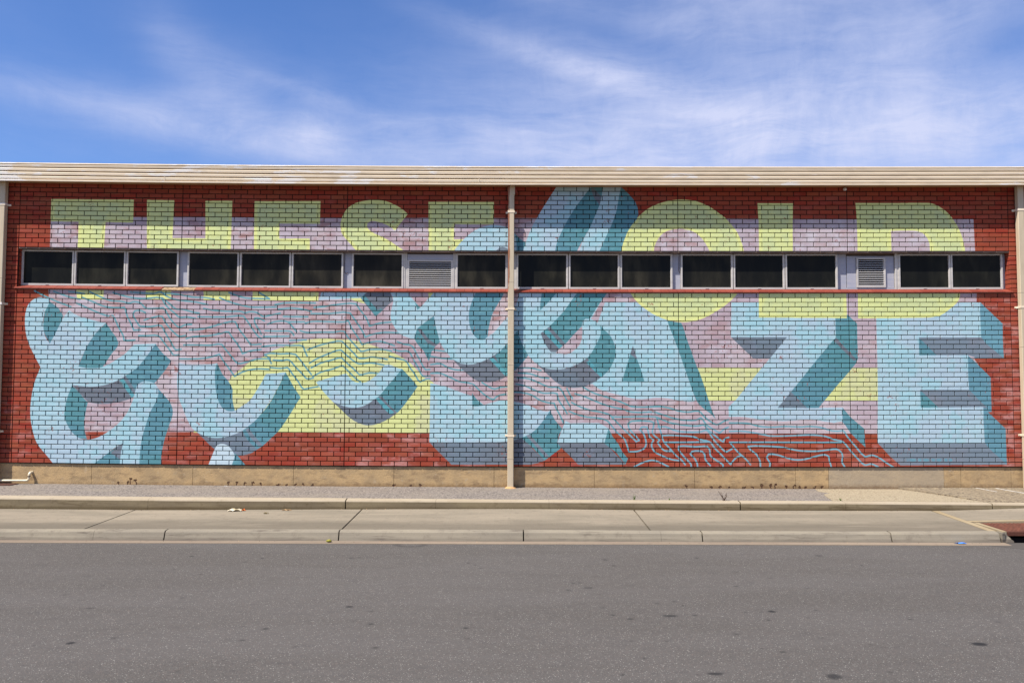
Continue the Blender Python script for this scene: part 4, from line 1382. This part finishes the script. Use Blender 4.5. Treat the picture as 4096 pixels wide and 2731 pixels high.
# ------------------------------------------------------------------ the building
B = empty('brick_building')
tag(B, 'long low red brick building covered by a blue and yellow lettered mural', 'building')
# wall core: the recessed mortar behind the brick faces
mb = MB()
mb.box(X_L, X_R, .013, .25, Z_LOW, Z_SILL, .6)
mb.box(X_L, X_R, .013, .25, Z_LINT, 5.80, .6)
mb.box(X_L, OPEN_L - .004, .013, .25, Z_SILL, Z_LINT, .6)
mb.box(OPEN_R + .004, X_R, .013, .25, Z_SILL, Z_LINT, .6)
wall = mb.build('wall', M['mortar'], B, sagged=True)
# left and right reveals of the window band in brick
# bricks: the 300 that show largest one by one, the rest of the thousands joined
vis = [b for b in BRICKS if abs(b[1]) < 9.62]
vis.sort(key=lambda b: (b[0], b[1]))
single = vis[:300]
ss = set(id(b) for b in single)
cache = {}
for (row, cx, cz, l, h) in single:
    key = round(l * 200)
    if key not in cache:
        mb = MB()
        mb.brick(0, 0, l, h, 0, .034, .0032)
        cache[key] = mb.mesh('brick', M['brick'])
    o = link('brick', cache[key], wall)
    o.location = (cx, random.uniform(-.0016, .0012), cz + sag(cx))
    o.rotation_euler = (random.gauss(0, .004), -sag_slope(cx), random.gauss(0, .003))
mb = MB()
for b in BRICKS:
    if id(b) not in ss:
        row, cx, cz, l, h = b
        mb.brick(cx, cz, l, h, random.uniform(-.0016, .0012), .034, .0032, .0007)
# return faces at the ends of the window band
for r in range(9):
    z = Z_SILL + r * PZ
    mb.box(OPEN_L - .003, OPEN_L + .004, .037, .185, z + .006, z + PZ - .0055)
    mb.box(OPEN_R - .004, OPEN_R + .003, .037, .185, z + .006, z + PZ - .0055)
rest = mb.build('brick', M['brick'], wall, sagged=True)
rest['kind'] = 'stuff'
# body and roof behind
mb = MB()
mb.box(X_L, X_R, .26, 9.0, -.35, 5.78, 1.0)
mb.build('rear_wall', M['plain_brick'], B)
mb = MB()
mb.box(X_L - .3, X_R + .3, -.262, 9.3, 5.872, 5.892, .6)
mb.build('roof', M['fascia'], B, sagged=True)

# ribbed fascia under the roof edge
prof = [(-.258, 5.880), (-.285, 5.880), (-.287, 5.868), (-.262, 5.862)]
z = 5.860
for k, (zt, zb) in enumerate(((5.858, 5.808), (5.791, 5.735), (5.716, 5.660), (5.641, 5.586))):
    prof += [(-.246, zt + .002), (-.262, zt + .001), (-.274, zt - .003), (-.284, zt - .014), (-.278, zb + .006), (-.270, zb), (-.246, zb - .002)]
prof += [(-.262, 5.574), (-.284, 5.571), (-.286, 5.558), (-.284, 5.546), (-.262, 5.544), (-.246, 5.552), (-.246, 5.880)]
mb = MB()
mb.profile(prof, xs_range(X_L - .3, X_R + .3, .6), closed=True)
f_ = mb.build('fascia', M['fascia'], B, sagged=True)
mb = MB()
for xj in (-.62, 5.1, -6.4):
    mb.profile([(-.2875, 5.652), (-.2875, 5.582), (-.283, 5.582), (-.283, 5.652)], [xj, xj + .012], closed=True)
mb.build('lap_joint', M['fascia'], f_, sagged=True)
mb = MB()
mb.box(X_L - .3, X_R + .3, -.246, -.001, 5.572, 5.584, .6)
mb.build('soffit', M['soffit'], B, sagged=True)

# lintel strip over the windows
mb = MB()
mb.box(OPEN_L, OPEN_R, .012, .185, 4.343, 4.3655, .6)
mb.build('lintel', M['lintel'], B, sagged=True)

# windows
WS = (DIST + .125) / (DIST + .08)      # the positions were read at a depth of 0.08 m
WINS = [(a * WS, b * WS) for a, b in [(-9.171, -8.194), (-8.18, -7.226), (-7.212, -6.235), (-6.071, -5.109), (-5.09, -4.136), (-4.122, -3.159), (-2.996, -2.033), (-1.051, -0.093),
        (0.08, 1.043), (1.057, 2.007), (2.021, 2.993), (3.152, 4.124), (4.138, 5.092), (5.106, 6.079), (7.224, 8.192), (8.201, 9.167)]]


def frame_mb(mb, x0, x1, z0, z1, wl, wb, wt, y0, y1):
    mb.box(x0, x0 + wl, y0, y1, z0, z1)
    mb.box(x1 - wl, x1, y0, y1, z0, z1)
    mb.box(x0 + wl, x1 - wl, y0 + .001, y1 - .001, z0, z0 + wb)
    mb.box(x0 + wl, x1 - wl, y0 + .001, y1 - .001, z1 - wt, z1)
    # inner bead
    b = .007
    mb.box(x0 + wl, x0 + wl + b, y0 + .010, y1 - .001, z0 + wb, z1 - wt)
    mb.box(x1 - wl - b, x1 - wl, y0 + .010, y1 - .001, z0 + wb, z1 - wt)


for i, (a, b) in enumerate(WINS):
    z0, z1 = 3.672, 4.333
    out = random.uniform(-.004, .006)
    mb = MB()
    frame_mb(mb, a, b, z0, z1, .027, .034, .025, .112 - out, .150)
    mb.box((a + b) / 2 - .03, (a + b) / 2 + .03, .106 - out, .1115 - out, z0 + .012, z0 + .022)      # catch
    fr = mb.build('window', M['frame'], B, sagged=True)
    mb = MB()
    mb.box(a + .026, b - .026, .138, .142, z0 + .032, z1 - .023, .5)
    mb.build('pane', M['glass'], fr, sagged=True)
# timber packer and sub-sill under the frames, dark cavity behind everything
mb = MB()
mb.box(OPEN_L, OPEN_R, .118, .172, 3.640, 3.6715, .6)
mb.build('sub_sill', M['timber'], B, sagged=True)
mb = MB()
mb.box(OPEN_L, OPEN_R, .178, .184, 3.672, 4.343, .6)
mb.build('head_frame', M['lintel'], B, sagged=True)
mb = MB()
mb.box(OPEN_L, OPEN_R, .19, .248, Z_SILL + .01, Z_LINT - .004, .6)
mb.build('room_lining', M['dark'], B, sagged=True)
# painted infill panels between the window groups
for a, b in ((-6.233, -6.073), (-3.157, -2.998), (2.995, 3.150), (6.081, 6.258), (9.169, 9.260)):
    mb = MB()
    mb.box(a * WS, b * WS, .160, .176, 3.655, 4.341)
    mb.build('infill_panel', M['panel'], B, sagged=True)
for a, b in ((-2.031, -1.966), (-1.103, -1.053), (-.091, .078), (7.158, 7.222)):
    mb = MB()
    a, b = a * WS, b * WS
    mb.box(a, (a + b) / 2 - .004, .118, .165, 3.655, 4.341)
    mb.box((a + b) / 2 - .003, b, .126, .165, 3.655, 4.341)
    mb.build('mullion', M['frame'], B, sagged=True)


def louvre(x0, x1, z0, z1, n, fr):
    x0, x1 = x0 * WS, x1 * WS
    mb = MB()
    frame_mb(mb, x0, x1, z0, z1, fr, fr, fr, .122, .172)
    v = mb.build('louvre_vent', M['frame'], B, sagged=True)
    mb = MB()
    mb.box(x0 + fr, x1 - fr, .169, .1715, z0 + fr, z1 - fr)
    mb.build('backing', M['dark'], v, sagged=True)
    pitch = (z1 - z0 - 2 * fr) / n
    for k in range(n):
        zc = z0 + fr + pitch * (k + .12)
        mb = MB()
        s = .019
        mb.profile([(.126, zc), (.126, zc + .006), (.128, zc + .008), (.162, zc + s), (.163, zc + s - .004), (.1295, zc + .001)], [x0 + fr, x1 - fr], closed=True)
        mb.build('slat', M['slat'], v, sagged=True)


louvre(-1.962, -1.107, 3.668, 4.212, 12, .032)
mb = MB()
mb.box(-1.967, -1.110, .128, .176, 4.216, 4.318)
mb.build('infill_panel', M['panel'], B, sagged=True)
mb = MB()
mb.box(6.286, 6.454, .150, .176, 3.706, 4.300)
mb.box(7.004, 7.168, .150, .176, 3.706, 4.300)
mb.box(6.456, 7.002, .151, .176, 4.268, 4.298)
mb.build('infill_panel', M['panel'], B, sagged=True)
mb = MB()
mb.box(6.278, 7.176, .138, .176, 3.660, 3.702)
mb.build('infill_panel', M['panel'], B, sagged=True)
louvre(6.442, 6.982, 3.708, 4.266, 12, .028)

# sloping tiled sill
sill = empty('window_sill')
sill.parent = B
tm = {}
x = OPEN_L - .05
k = 0
while x < OPEN_R + .02:
    l = .152
    bare = -6.60 < x < -6.02
    key = 'bare' if bare else 'tile'
    if key not in tm:
        mb = MB()
        h = .074 if not bare else .078
        mb.profile([(-.026, -.024), (-.034, -.016), (-.033, -.004), (.110, .056), (.112, -.024)], [-h, -h + .004, h - .004, h], closed=True)
        tm[key] = mb.mesh('sill_tile', M['bare_tile' if bare else 'tile'])
    o = link('sill_tile', tm[key], sill)
    zc = 3.612
    o.location = (x + l / 2, random.uniform(-.002, .002) + (.012 if bare else 0), zc + sag(x + l / 2) - (.006 if bare else 0) + random.uniform(-.001, .001))
    o.rotation_euler = (0, -sag_slope(x), 0)
    if bare:
        o['label'] = 'bare broken sill tile'
    x += l
mb = MB()
mb.box(OPEN_L, OPEN_R, .002, .18, Z_SILL - .010, Z_SILL + .012, .6)
mb.build('sill_bed', M['lintel'], sill, sagged=True)

# plinth
plr = empty('plinth')
plr.parent = B
js = [X_L, -9.58, -7.729, -5.867, -4.015, -2.167, -.324, 1.519, 3.365, 5.22, 5.831, 7.955, 8.263, 9.187, X_R]
for a, b in zip(js[:-1], js[1:]):
    mb = MB()
    k = max(1, int((b - a) / .5))
    xs = [a + .003 + (b - a - .006) * i / k for i in range(k + 1)]
    mb.profile([(.24, -.20), (.24, .366), (.030, .366), (.028, .34), (.028, -.20)], xs, closed=True)
    mb.build('plinth_panel', M['plinth'], plr, sagged=True)
mb = MB()
mb.box(X_L, X_R, .038, .23, -.2, .377, .6)
mb.build('damp_course', M['mortar'], plr, sagged=True)


# downpipes
def downpipe(xc, zs_br, joints, wd, head):
    lw = wd / 2
    mb = MB()
    zt = 5.57
    zz_ = [.004] + joints + [zt]
    for a, b in zip(zz_[:-1], zz_[1:]):
        c = .008
        for dw, za, zb in ((0, a, b - .02), (.0022, b - .02, b)):
            p = [(-lw - dw + c, -.128 - dw), (lw + dw - c, -.128 - dw), (lw + dw, -.128 + c - dw), (lw + dw, -.034), (-lw - dw, -.034), (-lw - dw, -.128 + c - dw)]
            mb.prism([(xc + x, y) for x, y in p], za, zb)
    dp = mb.build('downpipe', M['pipe'], B, sagged=True)
    for zb in zs_br:
        mb = MB()
        mb.box(xc - lw - .004, xc + lw + .004, -.1335, -.1295, zb - .020, zb + .020)
        for s in (-1, 1):
            xa = xc + s * (lw + .0035)
            mb.box(min(xa, xa + s * .005), max(xa, xa + s * .005), -.1335, -.004, zb - .020, zb + .020)
            xb = xc + s * (lw + .0085)
            mb.box(min(xb, xb + s * .038), max(xb, xb + s * .038), -.008, -.002, zb - .018, zb + .018)
            mb.box(xc + s * (lw + .030) - .005, xc + s * (lw + .030) + .005, -.0115, -.0082, zb - .005, zb + .005)
        mb.build('bracket', M['fascia'], dp, sagged=True)
    return dp


dp = downpipe(-.021, [.950, 3.278, 5.081], [.552, 2.263, 3.789], .112, True)
mb = MB()
p = [(-.081, -.132), (.046, -.132), (.046, -.030), (-.081, -.030)]
mb.prism(p, 5.40, 5.571)
mb.build('outlet_head', M['pipe'], dp)
mb = MB()
mb.tube([(-.021, -.08, -.02), (-.021, -.08, .006), (-.021, -.08, .028)], [.135, .10, .062], 14)
mb.build('base_collar', M['collar'], dp, smooth=True)
mb = MB()
mb.face([(.050, -.128, 5.535), (.062, -.13, 5.52), (.100, -.10, 5.425), (.055, -.11, 5.438)])
mb.face([(.050, -.124, 5.535), (.055, -.106, 5.438), (.100, -.096, 5.425), (.062, -.126, 5.52)])
mb.build('red_flap', M['redflap'], dp)
dl = downpipe(-9.463, [.95, 3.30, 5.145], [.55, 2.26, 3.79], .115, False)
dr = downpipe(9.428, [.965, 3.315, 5.123], [.55, 2.60, 3.60], .115, False)
# small white fitting below the eave
mb = MB()
mb.tube([(6.20, -.001, 5.545), (6.205, -.05, 5.535), (6.21, -.075, 5.515)], [.026, .032, .012], 10)
mb.build('eave_fitting', M['shell'], B, smooth=True)
# loose cables hanging against two infill panels
for xx_, (z1, z2) in ((-3.145, (4.33, 3.95)), (3.135, (4.30, 3.98))):
    mb = MB()
    mb.tube([(xx_, .155, z1), (xx_ - .006, .152, z2 + .05), (xx_ + .006, .150, z2 + .01), (xx_ + .04, .150, z2), (xx_ + .06, .152, z2 + .02)], .004, 6)
    mb.build('cable', M['rust_dark'], B, sagged=True)

# waste pipe by the left downpipe
wp = empty('waste_pipe', (-9.0, -.05, .06))
tag(wp, 'cream plastic waste pipe with an elbow lying along the foot of the concrete plinth', 'pipe')
zb = .108
mb = MB()
mb.tube([(-11.2, -.045, zb - .005), (-9.36, -.045, zb - .002), (-8.90, -.045, zb), (-8.86, -.045, zb + .004), (-8.838, -.045, zb + .028), (-8.835, -.045, zb + .075)], .021, 12)
part(mb, 'pipe_run', M['pvc'], wp)
mb = MB()
mb.tube([(-8.835, -.045, zb + .085), (-8.833, -.043, zb + .115), (-8.825, -.025, zb + .140), (-8.82, .03, zb + .148)], .024, 12)
part(mb, 'elbow', M['pvc'], wp)
mb = MB()
mb.tube([(-8.835, -.045, zb + .068), (-8.835, -.045, zb + .086)], .026, 12)
part(mb, 'clamp', M['rust_dark'], wp)
# iron cover let into the pavement at the far left
mb = MB()
mb.prism([(-9.95, -.02), (-9.02, -.03), (-9.03, -.30), (-9.95, -.33)], .035, lambda x, y: pz(x, y) + .012)
tag(mb.build('access_cover', M['rust_dark']), 'flat brown rusty access cover in the pavement beside the cream waste pipe', 'cover')

# ------------------------------------------------------------------ small things lying about
def crumple(name, mat, cx, cy, cz, sx, sy, sz, n, seed, rot=0):
    """a crumpled sheet: an irregular folded patch with thickness"""
    r = random.Random(seed)
    mb = MB()
    k = n
    g = [[None] * (k + 1) for _ in range(k + 1)]
    for i in range(k + 1):
        for j in range(k + 1):
            x = (i / k - .5) * sx + r.uniform(-.1, .1) * sx / k
            y = (j / k - .5) * sy + r.uniform(-.15, .15) * sy / k
            z = r.random() * sz * (1 if 0 < i < k else .5) + .004
            g[i][j] = (cx + x * math.cos(rot) - y * math.sin(rot), cy + x * math.sin(rot) + y * math.cos(rot), cz + z)
    for i in range(k):
        for j in range(k):
            if (i in (0, k - 1) and j in (0, k - 1)) and r.random() < .6:
                continue
            q = [g[i][j], g[i + 1][j], g[i + 1][j + 1], g[i][j + 1]]
            mb.face(q)
            mb.face([(a, b, c - .0015) for a, b, c in reversed(q)])
    return mb, name, mat


mb, n_, _ = crumple('paper_wrapper', 'paper', -4.47, -1.86, zlo(-4.47, -1.86), .22, .11, .032, 5, 3, .1)
tag(mb.build('paper_wrapper', M['paper']), 'crumpled cream paper wrapper lying against the upper kerb on the lower path', 'litter')
mb, n_, _ = crumple('orange_scrap', 'orange', -4.33, -1.85, zlo(-4.33, -1.85), .07, .06, .035, 3, 9)
tag(mb.build('orange_scrap', M['orange']), 'small orange scrap beside the crumpled cream wrapper', 'litter')
mb, n_, _ = crumple('blue_wrapper', 'blue', 6.312, -3.62, -.343, .15, .07, .016, 4, 5)
tag(mb.build('blue_wrapper', M['blue']), 'flat bright blue plastic wrapper in the gutter left of the storm drain', 'litter')
mb, n_, _ = crumple('dry_leaf', 'leaf', -3.884, -2.13, zlo(-3.88, -2.13), .085, .05, .022, 3, 11)
tag(mb.build('dry_leaf', M['leaf']), 'curled olive brown leaf lying alone on the lower concrete path', 'leaf')
mb, n_, _ = crumple('dry_leaf', 'tan_leaf', -3.64, -1.82, zlo(-3.64, -1.82), .15, .06, .012, 4, 12)
tag(mb.build('dry_leaf', M['tan_leaf']), 'flat tan leaf lying at the foot of the upper kerb', 'leaf')
mb, n_, _ = crumple('paper_scrap', 'white', -5.22, -.06, .014, .075, .05, .008, 3, 13)
tag(mb.build('paper_scrap', M['white']), 'small white scrap at the foot of the brown plinth on the pavement', 'litter')
mb = MB()
mb.tube([(-2.60, -3.66, -.326), (-2.575, -3.66, -.322), (-2.548, -3.66, -.320), (-2.52, -3.665, -.326)], [.006, .018, .022, .006], 9)
tag(mb.build('green_husk', M['fruit'], smooth=True), 'yellow green seed husk in the gutter below the broken kerb joint', 'husk')
# white paint dashes on the ramp
for i, ((x0, y0), (x1, y1), wd) in enumerate((((8.495, -.05), (8.585, -.56), .012), ((8.833, -.10), (8.99, -.80), .016))):
    mb = MB()
    zf = lambda x, y: pz(x, y) + .004 + .030 * min(1, max(0, (1.574 + y) / .6))
    mb.prism([(x0 - wd, y0), (x0 + wd, y0), (x1 + wd, y1), (x1 - wd * .6, y1)], lambda x, y: zf(x, y) - .005, lambda x, y: zf(x, y) + .0025)
    tag(mb.build('paint_line', M['white']), ('short white paint dash on the ramp, the one nearer the pale gravel patch', 'longer white paint dash on the ramp by the right downpipe')[i], 'marking')


def weed(name, x, y, z, h, nst, mat, seed, label, cat, leaves=True):
    r = random.Random(seed)
    root_ = empty(name, (x, y, z))
    tag(root_, label, cat)
    mb = MB()
    ml = MB()
    for k in range(nst):
        a = r.uniform(0, 6.28)
        lean = r.uniform(.1, .6)
        hh = h * r.uniform(.5, 1)
        pts = [(x + r.uniform(-.02, .02), y + r.uniform(-.01, .01), z - .01)]
        for q in (1, 2, 3):
            pts.append((x + math.cos(a) * lean * hh * q / 3 + r.uniform(-.01, .01), y + math.sin(a) * lean * hh * q / 3 * .5, z + hh * q / 3))
        mb.tube(pts, [.004, .0035, .0028, .0012], 5)
        for q in (1, 2, 3):
            c = Vector(pts[q])
            for _ in range(2):
                d = Vector((r.uniform(-1, 1), r.uniform(-1, 1), r.uniform(-.2, .8))).normalized() * h * .14
                s = d.cross(Vector((0, 0, 1))).normalized() * h * .04
                ml.face([c, c + d * .5 + s, c + d, c + d * .5 - s])
    o = mb.build('stem', M[mat])
    o.data.transform(Matrix.Translation(-Vector(root_.location)))
    o.parent = root_
    if leaves:
        o = ml.build('leaf', M[mat])
        o.data.transform(Matrix.Translation(-Vector(root_.location)))
        o.parent = root_
        o['kind'] = 'stuff'


# grit and crumbs that collect along the kerbs and in the gutter
gr = random.Random(21)
mb = MB()
for k in range(420):
    where = gr.random()
    x = gr.uniform(-10, 9.5)
    if where < .55:
        y = -1.735 - abs(gr.gauss(0, .025))
        z = zlo(x, y)
    elif where < .75 and x < 6.8:
        y = -3.575 - abs(gr.gauss(0, .03))
        z = -.343
    else:
        y = -.01 - abs(gr.gauss(0, .03))
        z = pz(x, y) + (.034 if x > 7.1 else 0)
    r_ = gr.uniform(.003, .009)
    a = gr.uniform(0, 3)
    c_, s_ = math.cos(a) * r_, math.sin(a) * r_
    p4 = [(x + c_, y + s_, z), (x - s_, y + c_ * .7, z), (x - c_, y - s_, z), (x + s_, y - c_ * .7, z)]
    top = (x + gr.uniform(-.3, .3) * r_, y, z + r_ * gr.uniform(.5, 1))
    mb.cur = gr.choice((0, 0, 1, 2))
    for q in range(4):
        mb.face([p4[q], p4[(q + 1) % 4], top])
tag(mb.build('grit', [M['kerb'], M['tan_leaf'], M['stem']]), kind='stuff')

weed('dry_weed', 3.50, -1.60, pz(3.5, -1.6), .17, 7, 'stem', 2, 'dry brown weed standing at the back edge of the upper kerb', 'weed')
weed('grass_tuft', 2.02, -1.56, pz(2, -1.56), .085, 5, 'weed', 3, 'thin upright green tuft behind the upper kerb left of the dry weed', 'weed')
weed('grass_tuft', 2.61, -1.56, pz(2.6, -1.56), .035, 6, 'weed', 4, 'tiny flat green tuft behind the upper kerb nearest the dry weed', 'weed')
weed('grass_tuft', 5.43, -1.56, pz(5.4, -1.56), .05, 6, 'weed', 5, 'small green tuft behind the upper kerb on the pale gravel patch', 'weed')
